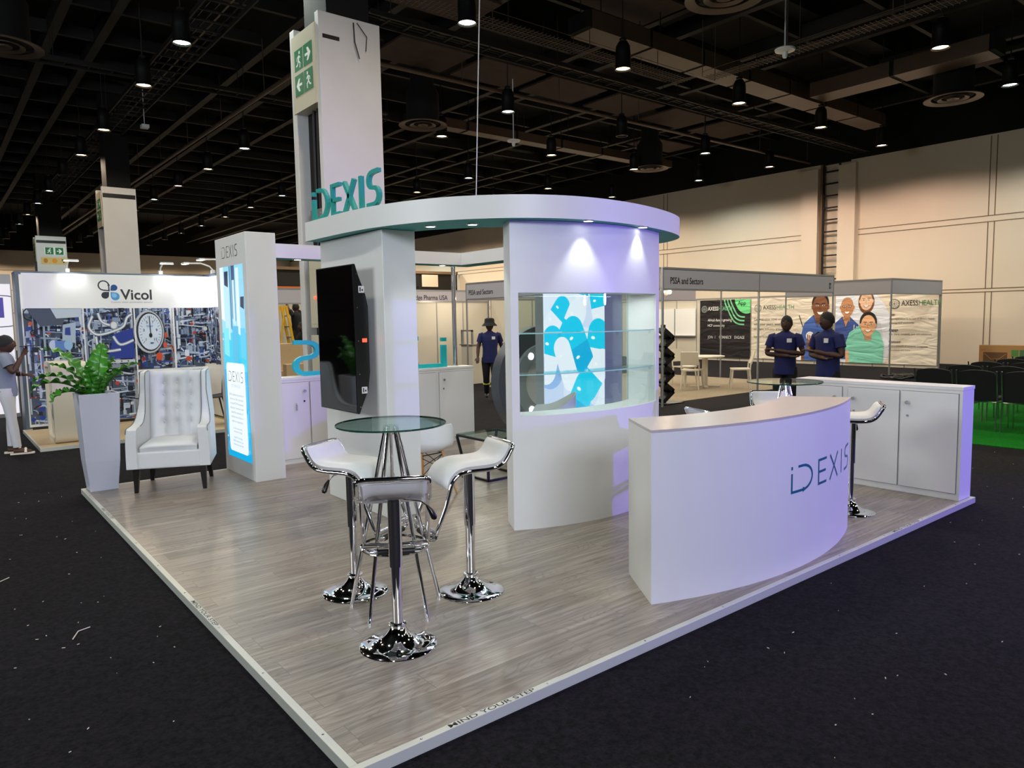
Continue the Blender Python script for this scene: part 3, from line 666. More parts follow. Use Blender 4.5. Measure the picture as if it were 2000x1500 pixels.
cabinet_row('storage_cabinet', 'white cabinet right of the screen column, carrying the teal letter i and the pole', 2.91, 4.68, 5.70, 5.94, 1.0, 3, 'y', [None, None, 'l'], (3.8, 5.82, 0))
g = G(); g.cyl((2.15, 5.685, .70), (2.15, 5.66, .70), .004, seg=6); g.box(2.14, 2.16, 5.66, 5.664, .62, .69); tag(obj('door_key', g, M['satin']), 'small key hanging in the lock of the white cabinet under the teal S', 'key')
g = G(); g.box(5.695, 5.70, .985, 1.0, .66, .70); g.cyl((5.705, .995, .705), (5.68, .995, .705), .004, seg=6); g.ball((5.69, .995, .64), .018, 8, 6); tag(obj('door_key', g, M['black']), 'black key and tag hanging in the lock of the long right cabinet', 'key')
# standing letters, read from behind the booth
def letters3d(name, label, cat, strokes_sel, fn, wd, dep, material, parent=None, group=None):
    out = []
    for L, nm in strokes_sel:
        g = G()
        for st in L:
            Lp, Rp = ribbon(st, wd); n = len(st)
            vs = [fn(p[0], p[1], d) for d in (0, dep) for p in Lp+Rp]
            N2 = 2*n; fs = []
            for i in range(n-1):
                fs += [(i, i+1, n+i+1, n+i), (N2+n+i, N2+n+i+1, N2+i+1, N2+i), (i+1, i, N2+i, N2+i+1), (n+i, n+i+1, N2+n+i+1, N2+n+i)]
            fs += [(0, n, N2+n, N2), (n+n-1, n-1, N2+n-1, N2+n+n-1)]
            g.add(vs, fs)
        o = obj(name, g, material, parent)
        if parent is None: tag(o, label[nm], cat, group)
        out.append(o)
    return out
LS = logo_strokes()
# make feet touch the base line: shift y so each letter's lowest outline sits at 0
fnb = lambda u, v, d: (4.33-(u+.07)*.385*1.43, 5.80+d, 1.0+max(0, (v+.03))*.385*.97)
def fn_cab(u, v, d): return Vector((4.285-u*.555, 5.80+d, 1.002+(v-0)*.39))
SEL = [([[(x, y+.03) for x, y in st] for st in L], n) for L, n in zip([
    [[(0, .72), (0, .03), (.1, .03), (.45, .03)]+arc2(.45, .5, .42, .47, -90, 90, 14)+[(.25, .97)], [(0, .84), (0, .97)]],
    LS[1], [[(1.9, .02), (2.46, .96)], [(1.9, .96), (2.46, .02)]], [[(2.82, 0), (2.82, .97)]], LS[4]], 'DEXIS')]
labs = {'D': 'bright teal standing letters i and D on the cabinet right of the screen column', 'E': 'bright teal standing letter E hidden behind the screen column', 'X': 'bright teal standing letter X hidden behind the screen column', 'I': 'bright teal standing letter I hidden behind the screen column', 'S': 'bright teal standing letter S seen from behind on the cabinet beside the tower'}
SELC = [([[(0, .75), (0, .06), (.1, .06), (.75, .06)]+arc2(.75, .53, .32, .47, -90, 90, 14)+[(.72, 1.0)], [(0, .87), (0, 1.0)]], 'D')]+SEL[1:]
letters3d('standing_letter', labs, 'letter', SELC, fn_cab, .13, .05, M['tealb'], None, 'standing letters on the rear cabinets')
# overhead beams and pole
hb = thing('overhead_beam', 'white overhead beam with teal underside running from the tower round to the light box', 'beam', (3.2, 5.8, 2.35))
g = G(); g.prism([(1.742, 5.70), (4.52, 5.70), (4.52, 4.0), (4.82, 4.0), (4.82, 5.98), (1.742, 5.98)], 2.352, 2.51, 1, 0, 0); obj('beam_body', g, [M['white'], M['teal']], hb)
def recessed(parent, x, y, z, r=.04, power=14, col=(.95, 1, .97), size=70):
    g = G(); g.lathe([(r*1.35, 0), (r*1.3, -.006), (r, -.006), (r, 0)], (x, y, z), 20, capb=False, capt=False); o = obj('recessed_spotlight', g, M['satin'], parent)
    g = G(); g.lathe([(r, -.003), (r, -.001)], (x, y, z), 20); obj('bulb', g, M['ledcool'], o)
    light('spot_beam', 'SPOT', (x, y, z-.02), power, col, aim=(x, y, 0), spot_size=math.radians(size), spot_blend=.6, shadow_soft_size=.03)
recessed(hb, 2.3, 5.82, 2.352, power=8, size=110); recessed(hb, 4.3, 5.82, 2.352, power=8, size=110); recessed(hb, 4.67, 4.6, 2.352, power=8, size=110)
g = G(); g.cyl((4.49, 5.85, 1.012), (4.49, 5.85, 2.35), .03, seg=20); g.cyl((4.49, 5.85, 1.001), (4.49, 5.85, 1.012), .05, seg=20); g.cyl((4.49, 5.85, 2.34), (4.49, 5.85, 2.351), .05, seg=20); tag(obj('chrome_pole', g, M['chrome']), 'chrome pole standing on the rear cabinet under the overhead beam', 'pole')
# screen column
sc = thing('screen_column', 'thick white column carrying the upright screen', 'column', (1.93, 3.45, 0))
g = G(); g.box(1.775, 2.08, 2.87, 4.03, 0, 2.36); obj('column_body', g, M['white'], sc, bevel=.004)
tv = thing('television', 'large black screen mounted upright on the left face of the white column', 'television', (1.65, 3.5, 1.48))
g = G(); prof = [(1.60, 0), (1.60, 1), (1.615, 1), (1.64, .93), (1.70, .80), (1.72, .72), (1.72, .28), (1.70, .16), (1.64, .05), (1.615, 0)]
pts = [(x, .875+1.215*zz) for x, zz in prof]
n = len(pts); vs = [(x, y, z) for y in (3.04, 3.75) for x, z in pts]
g.add(vs, [tuple(range(n)), tuple(range(2*n-1, n-1, -1))]+[(i, (i+1) % n, n+(i+1) % n, n+i) for i in range(n)])
g.box(1.719, 1.775, 3.2, 3.6, 1.2, 1.75)
obj('case', g, M['blackp'], tv)
g = G(); g.box(1.597, 1.60, 3.055, 3.735, .885, 2.08); obj('screen', g, M['screen'], tv)
g = G(); g.box(1.66, 1.70, 3.037, 3.04, 1.46, 1.49, 0); obj('standby_light', g, M['red'], tv)
for z in (1.86, 1.04):
    cv = Canvas((1.64, 3.039, z), (1, 0, 0), (0, 0, 1), .05, .055, .0005, (225, 225, 225)); cv.rect(.01, .01, .02, .045, (20, 20, 20)); cv.rect(.028, .015, .04, .03, (20, 20, 20)); obj('rating_sticker', cv.g, M['print_'], tv, fix=False)
for i in range(5):
    g = G(); g.cyl((1.625, 3.038, .93+i*.27), (1.625, 3.04, .93+i*.27), .004, seg=8); obj('screw', g, M['satin'], tv)
# canopy
OUT = [(1.65, 4.06), (1.652, 3.6), (1.66, 3.2), (1.70, 2.85), (1.79, 2.52), (1.93, 2.22), (2.12, 1.98), (2.35, 1.79), (2.62, 1.665), (2.92, 1.61), (3.25, 1.615), (3.58, 1.67), (3.9, 1.76), (4.18, 1.87), (4.42, 2.01), (4.6, 2.2), (4.72, 2.45), (4.8, 2.8), (4.82, 3.2), (4.82, 3.94)]
INN = [(2.09, 4.06), (2.09, 3.3), (2.1, 2.9), (2.31, 2.54), (2.57, 2.28), (2.85, 2.13), (3.15, 2.07), (3.5, 2.10), (3.85, 2.22), (4.1, 2.42), (4.27, 2.72), (4.32, 3.1), (4.32, 3.94)]
def smoothen(P, k=3):
    o = []
    for i in range(len(P)-1):
        p0 = Vector(P[max(i-1, 0)]); p1 = Vector(P[i]); p2 = Vector(P[i+1]); p3 = Vector(P[min(i+2, len(P)-1)])
        for t_ in range(k):
            t = t_/k; o.append(.5*((2*p1)+(p2-p0)*t+(2*p0-5*p1+4*p2-p3)*t*t+(-p0+3*p1-3*p2+p3)*t**3))
    return o+[Vector(P[-1])]
cn = thing('canopy', 'curved white canopy with a teal underside over the screen column and display wall', 'canopy', (3.2, 2.6, 2.36))
o_ = smoothen(OUT); i_ = smoothen(INN)
def resamp(P, n):
    L = [0]
    for a, b in zip(P, P[1:]): L.append(L[-1]+(b-a).length)
    out = []
    for k in range(n+1):
        s = L[-1]*k/n; j = 0
        while j < len(P)-2 and L[j+1] < s: j += 1
        t = (s-L[j])/max(1e-9, L[j+1]-L[j]); out.append(P[j].lerp(P[j+1], min(1, t)))
    return out
NC = 72; o_ = resamp(o_, NC); i_ = resamp(i_, NC)
g = G(); zb, zt = 2.362, 2.53; vs = []
for a, b in zip(o_, i_): vs += [(a.x, a.y, zb), (b.x, b.y, zb), (a.x, a.y, zt), (b.x, b.y, zt)]
for k, (f, m_) in enumerate((((0, 1, 5, 4), 1), ((2, 6, 7, 3), 0), ((0, 4, 6, 2), 0), ((1, 3, 7, 5), 0))):
    g2 = [tuple(4*i+q for q in f) for i in range(NC)]
    if k == 0: g.add(vs, g2, m_)
    else:
        for q in g2: g.f.append(list(q)); g.m.append(m_); g.c.append(None); g.smooth.append(k >= 2)
g.f += [[0, 2, 3, 1], [4*NC, 4*NC+1, 4*NC+3, 4*NC+2]]; g.m += [0, 0]; g.c += [None]*2; g.smooth += [False]*2
obj('canopy_body', g, [M['white'], M['teal']], cn)
for x, y, pw in ((2.03, 2.55, 9), (2.24, 2.28, 9), (2.87, 1.652, 11), (3.54, 1.695, 9)): recessed(cn, x, y, zb, .036, pw, (.93, 1, .95), 80)
def fn_can(u, v, d): return Vector((1.70-d*0+(-d), 4.0-u*.325, 2.532+v*.27))
SEL2 = [(L, n) for (L, n) in SEL]
cl = letters3d('canopy_letter', None, None, SEL2, lambda u, v, d: Vector((1.74-d, 4.0-u*.325, 2.532+v*.265)), .115, .035, M['teal'], cn)
# curved display wall with its glass niche
def circ3(a, b, c):
    ax, ay = a; bx, by = b; cx, cy = c; d = 2*(ax*(by-cy)+bx*(cy-ay)+cx*(ay-by))
    ux = ((ax*ax+ay*ay)*(by-cy)+(bx*bx+by*by)*(cy-ay)+(cx*cx+cy*cy)*(ay-by))/d
    uy = ((ax*ax+ay*ay)*(cx-bx)+(bx*bx+by*by)*(ax-cx)+(cx*cx+cy*cy)*(bx-ax))/d
    return ux, uy, math.hypot(ax-ux, ay-uy)
pcx, pcy, pR = circ3((2.33, 1.94), (3.12, 1.72), (3.98, 1.89))
pa0 = math.atan2(1.94-pcy, 2.33-pcx); pa1 = math.atan2(1.89-pcy, 3.98-pcx); TH = .27
def apt(a, r, z): return (pcx+r*math.cos(a), pcy+r*math.sin(a), z)
def arcsolid(g, a0, a1, r0, r1, z0, z1, n=24, m=0):
    vs = []
    for i in range(n+1):
        a = a0+(a1-a0)*i/n; vs += [apt(a, r0, z0), apt(a, r1, z0), apt(a, r0, z1), apt(a, r1, z1)]
    fs = []
    for i in range(n):
        for f in ((0, 1, 5, 4), (2, 6, 7, 3), (0, 4, 6, 2), (1, 3, 7, 5)): fs.append(tuple(4*i+q for q in f))
    k = len(g.f); g.add(vs, fs, m)
    for i in range(k, len(g.f)): g.smooth[i] = ((i-k) % 4) >= 2
    g.add([vs[q] for q in (0, 1, 3, 2)], [(0, 1, 2, 3)], m); g.add([vs[-4+q] for q in (0, 1, 3, 2)], [(0, 1, 2, 3)], m)
dw = thing('display_wall', 'curved white display wall with a glass fronted shelf niche', 'display wall', (3.2, 1.85, 0))
na0 = pa0+(pa1-pa0)*.035; na1 = pa0+(pa1-pa0)*.945; zn0, zn1 = .885, 1.825
g = G(); arcsolid(g, pa0, pa1, pR-TH, pR, 0, zn0, 40); arcsolid(g, pa0, pa1, pR-TH, pR, zn1, 2.36, 40)
arcsolid(g, pa0, na0, pR-TH, pR, zn0, zn1, 2); arcsolid(g, na1, pa1, pR-TH, pR, zn0, zn1, 3)
bm_o = obj('curved_wall', g, M['white'], dw)
for k, r in enumerate((pR-.012, pR-TH+.012)):
    g = G(); arcsolid(g, na0, na1, r-.003, r+.003, zn0+.002, zn1-.002, 30); tag(obj('glass_front' if k == 0 else 'glass_back', g, M['clear'], dw), 'clear curved glass')
for z in (1.2, 1.515):
    g = G(); arcsolid(g, na0+.002, na1-.002, pR-TH+.02, pR-.02, z-.004, z+.004, 30, 0); sh = obj('glass_shelf', g, M['clear'], dw)
    g = G(); arcsolid(g, na0+.002, na1-.002, pR-.0195, pR-.0175, z-.004, z+.004, 30, 0); obj('shelf_edge', g, mat('pale_glass_edge', (190, 235, 230), .1), sh)
    g = G()
    for f_ in (.22, .6, .95): a = na0+(na1-na0)*f_; p = apt(a, pR-.03, z-.03); g.box(p[0]-.012, p[0]+.012, p[1]-.004, p[1]+.004, z-.03, z-.005)
    obj('shelf_clips', g, M['clear'], sh)
light('niche_light', 'AREA', (3.15, 1.86, 1.81), 5, (1, 1, 1), aim=(3.15, 1.86, 0), shape='RECTANGLE', size=1.2, size_y=.06)
# backlit pill panel behind the niche
lb = thing('light_box', 'tall grey light box with a glowing picture of blue and white capsules', 'light box', (5.0, 4.0, 0))
g = G(); g.box(4.42, 5.75, 3.95, 4.09, 0, 2.35); obj('light_box_body', g, M['ring'], lb, bevel=.004)
cv = Canvas((4.425, 3.947, .2), (1, 0, 0), (0, 0, 1), 1.0, 2.05, .003, (236, 240, 252))
CY = (0, 205, 240); CB = (0, 176, 226); W = (246, 246, 255)
for u, v, rx, ry, c in ((.2, .5, .3, .25, (205, 215, 245)), (.6, .55, .3, .3, (225, 228, 250)), (.75, 1.5, .3, .2, (220, 225, 250)), (.1, .8, .2, .2, (150, 185, 235)), (.5, .25, .35, .2, (190, 205, 240))): cv.ell(u, v, rx, ry, c)
for a in ((.2, 1.45, .3, .12, 50, CY, W), (.62, 1.7, .2, .1, 80, CB, W), (.9, 1.55, .3, .13, 100, CY, W), (.45, 1.35, .35, .15, 60, W, CY), (.08, 1.0, .4, .15, 75, CY, W), (.85, 1.05, .4, .17, 80, CY, W), (.55, 1.1, .42, .16, 115, CY, CB), (.35, .88, .42, .13, 110, W, W), (.82, .72, .4, .17, 50, W, CY), (.55, .42, .44, .18, 60, CY, CB), (.12, .25, .3, .14, 30, W, CY)): capsule(cv, *a)
tag(obj('backlit_picture', cv.g, M['pill_'], lb, fix=False), 'glowing picture of capsules')
# round disc
dc = thing('round_disc_display', 'big slate grey disc standing on edge behind the display wall', 'display disc', (5.45, 5.2, 0))
def ringsolid(g, cx, cy, cz, r0, r1, y0, y1, n=48):
    for i in range(n):
        a, b = 2*PI*i/n, 2*PI*(i+1)/n
        P = lambda r, t_, y: (cx+r*math.cos(t_), y, cz+r*math.sin(t_))
        g.add([P(r0, a, y0), P(r1, a, y0), P(r1, b, y0), P(r0, b, y0), P(r0, a, y1), P(r1, a, y1), P(r1, b, y1), P(r0, b, y1)], [(0, 1, 2, 3), (7, 6, 5, 4), (1, 5, 6, 2), (0, 3, 7, 4)])
g = G(); g.tube([(5.45, 5.15, .76), (5.45, 5.32, .76)], .76, 56); obj('disc', g, M['disc'], dc)
g = G(); ringsolid(g, 5.45, 5.15, .76, .34, .52, 5.09, 5.149); r_ = obj('light_ring', g, M['ring'], dc)
for z in (1.12, .40):
    g = G(); g.cyl((5.20, 5.089, z), (5.20, 5.084, z), .045, seg=16); obj('bulb', g, M['ledcool'], r_)
g = G(); g.cyl((5.45, 5.149, .76), (5.45, 5.13, .76), .33, seg=40); obj('center_panel', g, M['board'], dc)
g = G(); g.box(5.1, 5.8, 5.05, 5.42, 0, .02); obj('foot_plate', g, M['disc'], dc)

# ------------------------------------------------------------------ reception counter
rc = thing('reception_counter', 'curved white reception counter with teal booth lettering at the platform edge', 'counter', (3.15, .4, 0))
ocx, ocy, oR = circ3((2.0, .30), (3.12, .075), (4.28, .30)); icx, icy, iR = circ3((2.28, .72), (3.15, .52), (4.02, .72))
oa = [math.atan2(.30-ocy, x-ocx) for x in (2.0, 4.28)]; ia = [math.atan2(.72-icy, x-icx) for x in (2.28, 4.02)]
NS = 48; op = [(ocx+oR*math.cos(oa[0]+(oa[1]-oa[0])*i/NS), ocy+oR*math.sin(oa[0]+(oa[1]-oa[0])*i/NS)) for i in range(NS+1)]
ip = [(icx+iR*math.cos(ia[0]+(ia[1]-ia[0])*i/NS), icy+iR*math.sin(ia[0]+(ia[1]-ia[0])*i/NS)) for i in range(NS+1)]
g = G(); g.prism(op+ip[::-1], 0, .985, sm=True)
obj('counter_body', g, M['white'], rc)
sh_ = lambda P, d, s: [(x, y+s*d) for x, y in P]
g = G(); g.prism(op+ip[::-1], .986, 1.0); obj('counter_top', g, M['ctop'], rc)
zl0, hl = .50, .172; al0 = oa[0]+(oa[1]-oa[0])*.475; ppm = 1/oR
for L in logo_strokes():
    g = G()
    for st in L:
        Lp, Rp = ribbon([(x*hl*1.92*.86 if False else x*hl*1.72, y*hl) for x, y in st], .017)
        dens = []
        n = len(st)
        for i in range(n-1):
            for q in range(2):
                pa, pb = q/2, (q+1)/2
                quad = [Rp[i].lerp(Rp[i+1], pa), Rp[i].lerp(Rp[i+1], pb), Lp[i].lerp(Lp[i+1], pb), Lp[i].lerp(Lp[i+1], pa)]
                g.add([(ocx+(oR+.0015)*math.cos(al0+p.x*ppm), ocy+(oR+.0015)*math.sin(al0+p.x*ppm), zl0+p.y) for p in quad], [(0, 1, 2, 3)])
    tag(obj('counter_letter', g, M['teald'], rc), 'deep teal letter')

# ------------------------------------------------------------------ bar stools
def make_stool():
    t = bpy.data.objects.new('bar_stool', None); C.objects.link(t)
    K = dict(world=False)
    g = G(); g.lathe([(.193, 0), (.195, .005), (.19, .010), (.15, .017), (.105, .030), (.07, .055), (.048, .082), (.039, .098), (.046, .102), (.046, .114), (.034, .118)], seg=48); obj('base', g, M['chrome'], t, **K)
    g = G(); g.cyl((0, 0, .11), (0, 0, .42), .027, seg=24); obj('lower_post', g, M['chrome'], t, **K)
    g = G(); g.cyl((0, 0, .41), (0, 0, .745), .034, seg=24); g.cyl((0, 0, .745), (0, 0, .765), .034, .08, seg=24); obj('gas_sleeve', g, M['chrome'], t, **K)
    prof = [(-.205, .90), (-.195, .872), (-.175, .838), (-.15, .81), (-.11, .79), (-.05, .783), (.03, .783), (.09, .78), (.135, .768), (.165, .742), (.182, .71), (.192, .678)]
    P = [Vector((x, 0, z)) for x, z in prof]
    P = [Vector((p.x, 0, p.y)) for p in smoothen([(x, z) for x, z in prof], 3)]
    W = .17
    def seat(u, v):
        s = u*(len(P)-1); i = min(int(s), len(P)-2); p = P[i].lerp(P[i+1], s-i); y = (v*2-1)*(W-.012)
        e = 1-abs(v*2-1)**6
        d = (P[min(i+1, len(P)-1)]-P[i]).normalized(); n = Vector((-d.z, 0, d.x)); e2 = min(1, min(u, 1-u)*12)
        rc_ = 0
        if u < .1: rc_ = (.1-u)/.1
        y *= 1-.10*rc_**3
        return p+n*(.012+.026*e*e2**.5)+Vector((0, y, 0))
    g = G(); g.grid(seat, 30, 16, thick=.03); obj('seat_pad', g, M['leather'], t, **K)
    # continuous chrome frame: rear lip, both sides, front legs down to the foot bar
    side = [(p.x, p.z) for p in P]+[(.2, .65), (.215, .60), (.24, .54), (.268, .475), (.275, .452)]
    side = [(x-.004 if k < 3 else x, z-.014) for k, (x, z) in enumerate(side)]
    def path():
        a = [Vector((x, W, z)) for x, z in side]; b = [Vector((x, -W, z)) for x, z in side]
        r = .05; top = a[0].copy(); 
        lip = []
        x0, z0 = side[0]
        for k in range(7):
            q = PI/2*k/6; lip.append(Vector((x0-.012*math.sin(q)*1, W-r+r*math.cos(q), z0+r*.25*math.sin(q))))
        lipb = [Vector((v.x, -v.y, v.z)) for v in lip][::-1]
        xe, ze = side[-1]; bt = []
        for k in range(1, 7):
            q = PI/2*k/6; bt.append(Vector((xe+.01*math.sin(q), W-.05+.05*math.cos(q), ze-.045*math.sin(q))))
        btb = [Vector((v.x, -v.y, v.z)) for v in bt][::-1]
        return a[::-1], lip, lipb, b, bt, btb
    ar, lip, lipb, b, bt, btb = path()
    loop = ar+lip[1:]+lipb[:-1]+b[1:]+bt+btb
    g = G(); g.tube(loop, .0125, 10, closed=True); fr = obj('frame', g, M['chrome'], t, **K)
    xb, zb_ = bt[-1].x, bt[-1].z
    g = G(); g.cyl((xb, -.1, zb_), (xb, .1, zb_), .0165, seg=14); obj('foot_grip', g, M['black'], t, **K)
    g = G(); g.tube([(0, -.02, .75), (-.03, -.13, .74), (-.04, -.165, .715)], .005, 8); lv = obj('lever', g, M['chrome'], t, **K)
    g = G(); g.tube([(-.04, -.16, .72), (-.045, -.178, .695), (-.05, -.195, .66), (-.052, -.2, .65)], [.006, .013, .016, .008], 10); obj('lever_grip', g, M['blackp'], lv, **K)
    return t
st = make_stool(); GR = 'chrome bar stools with white curved seats'
tag(st, 'bar stool seen from straight behind, in front of the glass table nearest the camera', 'bar stool', GR)
place(st, (.65, .80, 0), 60)
for loc, dg, lb_ in (((.815, 1.60, 0), -62, 'bar stool left of the front glass table, its seat lip toward the wing armchair'),
                     ((1.352, 1.147, 0), 168, 'bar stool on the right side of the front glass table, shown in full profile'),
                     ((4.72, .50, 0), 120, 'bar stool at the right end of the curved counter, its lip and round base showing'),
                     ((3.73, 1.06, 0), -22, 'bar stool whose white seat lip pokes up behind the left half of the curved counter'),
                     ((4.95, 1.35, 0), -140, 'bar stool behind the far glass table, mostly hidden by the counter, against the long cabinet')):
    place(copy_tree(st), loc, dg, lb_, GR)
def make_bartable():
    t = bpy.data.objects.new('bar_table', None); C.objects.link(t); K = dict(world=False)
    g = G(); g.lathe([(.305, 1.053), (.308, 1.058), (.305, 1.063)], seg=64); tb = obj('glass_top', g, M['glass'], t, **K)
    g = G(); g.lathe([(.3055, 1.053), (.3085, 1.058), (.3055, 1.063)], seg=64, capb=False, capt=False); tag(obj('polished_edge', g, M['gedge'], tb, **K), 'dark green polished glass edge')
    g = G(); g.cyl((0, 0, 1.0), (0, 0, 1.05), .022, .04, seg=20); obj('hub', g, M['chrome'], t, **K)
    for k in range(5):
        a = 2*PI*k/5+1.1; g = G(); g.cyl((.03*math.cos(a), .03*math.sin(a), 1.045), (.265*math.cos(a), .265*math.sin(a), .006), .0115, seg=12); g.cyl((.265*math.cos(a), .265*math.sin(a), .0), (.265*math.cos(a), .265*math.sin(a), .012), .013, seg=12); obj('leg', g, M['chrome'], t, **K)
    g = G(); g.tube([(.188*math.cos(2*PI*i/48), .188*math.sin(2*PI*i/48), .36) for i in range(48)], .009, 8, closed=True); obj('foot_ring', g, M['chrome'], t, **K)
    return t
bt = tag(make_bartable(), 'round glass bar table on splayed chrome legs between three stools', 'table', 'round glass bar tables'); place(bt, (.89, 1.235, 0), 0)
place(copy_tree(bt), (4.55, 1.0, 0), 20, 'round glass bar table behind the curved counter, before the two men', 'round glass bar tables')

# ------------------------------------------------------------------ armchair
def armchair():
    t = thing('wing_armchair', 'white buttoned wing armchair with dark tapered legs', 'armchair'); K = dict(world=False)
    for x, y, dx, dy in ((-.3, .05, -.01, -.01), (.3, .05, .01, -.01), (-.27, .60, -.02, .03), (.27, .60, .02, .03)):
        g = G(); s1, s0 = .03, .017
        g.add([(x+dx+a*s0, y+dy+b*s0, 0) for a, b in ((-1, -1), (1, -1), (1, 1), (-1, 1))]+[(x+a*s1, y+b*s1, .245) for a, b in ((-1, -1), (1, -1), (1, 1), (-1, 1))], [(3, 2, 1, 0), (4, 5, 6, 7), (0, 1, 5, 4), (1, 2, 6, 5), (2, 3, 7, 6), (3, 0, 4, 7)])
        obj('leg', g, M['wlegs'], t, **K)
    g = G(); g.box(-.345, .345, .0, .62, .235, .40); obj('apron', g, M['fabric'], t, bevel=.015, **K)
    def cush(u, v):
        x = (u*2-1); y = (v*2-1); e = (1-x**8)*(1-y**8)
        return (x*.262, .29+y*.275, .405+.045+.03*e+.02*(1-x*x)*(1-y*y))
    g = G(); g.grid(cush, 18, 18, thick=.09); obj('seat_cushion', g, M['fabric'], t, bevel=.012, **K)
    zt = 1.15
    rows = [.62, .76, .90, 1.02]; cols = [-.13, 0, .13]
    def back(u, v):
        x = (u*2-1)*.262; z = .43+v*(zt-.43); y = .50+.13*(z-.43)/.7
        d = 0
        for bz in rows:
            for bx in cols: d += .028*math.exp(-((x-bx)**2/.0010+(z-bz)**2/.0016))
        for bx in cols: d += .012*math.exp(-((x-bx)**2)/.0005)*(z > .5)
        for bx in (-.22, -.065, .065, .22): d -= .010*math.exp(-((x-bx)**2)/.002)
        d += .03*(abs(u*2-1)**8)+.03*max(0, (v-.93)/.07)**2
        return (x, y+d, z)
    g = G(); g.grid(back, 60, 60, thick=.08); bk = obj('tufted_back', g, M['fabric'], t, **K)
    for bz in rows:
        for bx in cols:
            y = .50+.13*(bz-.43)/.7+.034; g = G(); g.ball((bx, y, bz), (.012, .008, .012), 10, 6); obj('button', g, M['fabric'], bk, **K)
    sp = [(-.01, .24), (-.01, .585), (.0, .62), (.03, .635), (.16, .64), (.27, .66), (.345, .72), (.39, .82), (.415, .95), (.44, 1.08), (.46, 1.13), (.50, 1.152), (.68, 1.155), (.70, 1.14), (.675, .7), (.64, .24)]
    sp = [tuple(v) for v in smoothen(sp[:13], 3)]+sp[13:]
    for sg in (-1, 1):
        g = G(); n = len(sp); vs = []
        for k, off in enumerate((0, .085)):
            for y, z in sp:
                flare = .028*max(0, min(1, (.75-z)/.3))*max(0, min(1, (.45-y)/.3))
                xx = .265+off*(1-.45*max(0, min(1, (z-.65)/.3)))+(flare if off else flare*.55)
                vs.append((sg*xx, y, z))
        g.add(vs, [tuple(range(n)), tuple(range(2*n-1, n-1, -1))]+[(i, (i+1) % n, n+(i+1) % n, n+i) for i in range(n)])
        w_ = obj('wing_arm', g, M['fabric'], t, bevel=.014, **K)
        g = G(); g.tube([(vs[n+i][0]+sg*.003, vs[n+i][1]-.002, vs[n+i][2]) for i in range(3, n-4)], .0035, 6); obj('piping', g, M['piping'], w_, **K)
        g = G(); g.tube([(vs[i][0]-sg*.001, vs[i][1]-.004, vs[i][2]) for i in range(12, n-4)], .0035, 6); obj('piping', g, M['piping'], w_, **K)
    return t
place(armchair(), (.655, 5.22, 0), -24.2)
# ------------------------------------------------------------------ planter with fern
pl = thing('potted_fern', 'green bird\'s nest fern in a tall tapered grey white planter at the platform corner', 'plant', (.17, 5.84, 0)); K = dict(world=False)
g = G()
def sq(s, z): return [(a*s, b*s, z) for a, b in ((-1, -1), (1, -1), (1, 1), (-1, 1))]
lv = [(.122, 0), (.15, .3), (.178, .97), (.158, .97), (.155, .9)]
vs = sum([sq(s, z) for s, z in lv], []); fs = [(3, 2, 1, 0)]
for i in range(len(lv)-1):
    for k in range(4): fs.append((4*i+k, 4*i+(k+1) % 4, 4*i+4+(k+1) % 4, 4*i+4+k))
g.add(vs, fs); pt_ = obj('planter', g, M['pot'], pl, bevel=.006, world=False)
g = G(); g.add(sq(.156, .905), [(0, 1, 2, 3)]); obj('soil', g, M['soil'], pl, **K)
fr = [(80, .60, 4.5, .10), (160, .74, 1.35, .080), (172, .55, 1.0, .07), (-178, .62, .45, .078), (-160, .60, .15, .088), (-135, .46, -.1, .08), (175, .42, -.1, .07), (-12, .56, .85, .062), (-22, .40, 1.1, .07), (-40, .38, 1.5, .06), (50, .46, 2.2, .08), (10, .44, 1.5, .065), (-95, .40, 1.9, .07), (110, .5, 1.6, .08), (-60, .36, .9, .06)]
for i, (az, ln, lift, wd) in enumerate(fr):
    a = math.radians(az-24); d = Vector((math.cos(a), math.sin(a), 0)); s_ = Vector((-d.y, d.x, 0)); ph = i*1.7
    el0 = math.atan(lift*1.3+.9); 
    pts = [Vector((d.x*.03, d.y*.03, .9))]; el = min(1.5, el0)
    curl = (.45 if lift > 1.8 else 1.0 if lift > .8 else 1.6)/14
    for k in range(14): pts.append(pts[-1]+(d*math.cos(el)+Vector((0, 0, 1))*math.sin(el))*ln/14); el -= curl*(.4+k/9)
    def leaf(u, v):
        q = u*14; k = min(int(q), 13); p = pts[k].lerp(pts[k+1], q-k); w_ = wd*math.sin(PI*min(1, (u*.93+.05)))**.6*(1 if u < .9 else max(.12, (1-u)*10))
        e = v*2-1; wv = .018*math.sin(u*42+ph+(0 if e > 0 else 1.3))*abs(e)**1.5; tx = pts[min(k+1, 14)]-pts[k]; nn = s_.cross(tx).normalized()
        return p+s_*e*w_*(1+.07*math.sin(u*55+ph))+nn*(-abs(e)*w_*.35+wv*(-1 if nn.z < 0 else 1))
    g = G(); g.grid(leaf, 44, 6, thick=.0012); f_ = obj('frond', g, M['leaf'], pl, **K)
    g = G(); g.tube(pts, [.006-.00035*k for k in range(15)], 6); obj('midrib', g, M['leafd'], f_, **K)
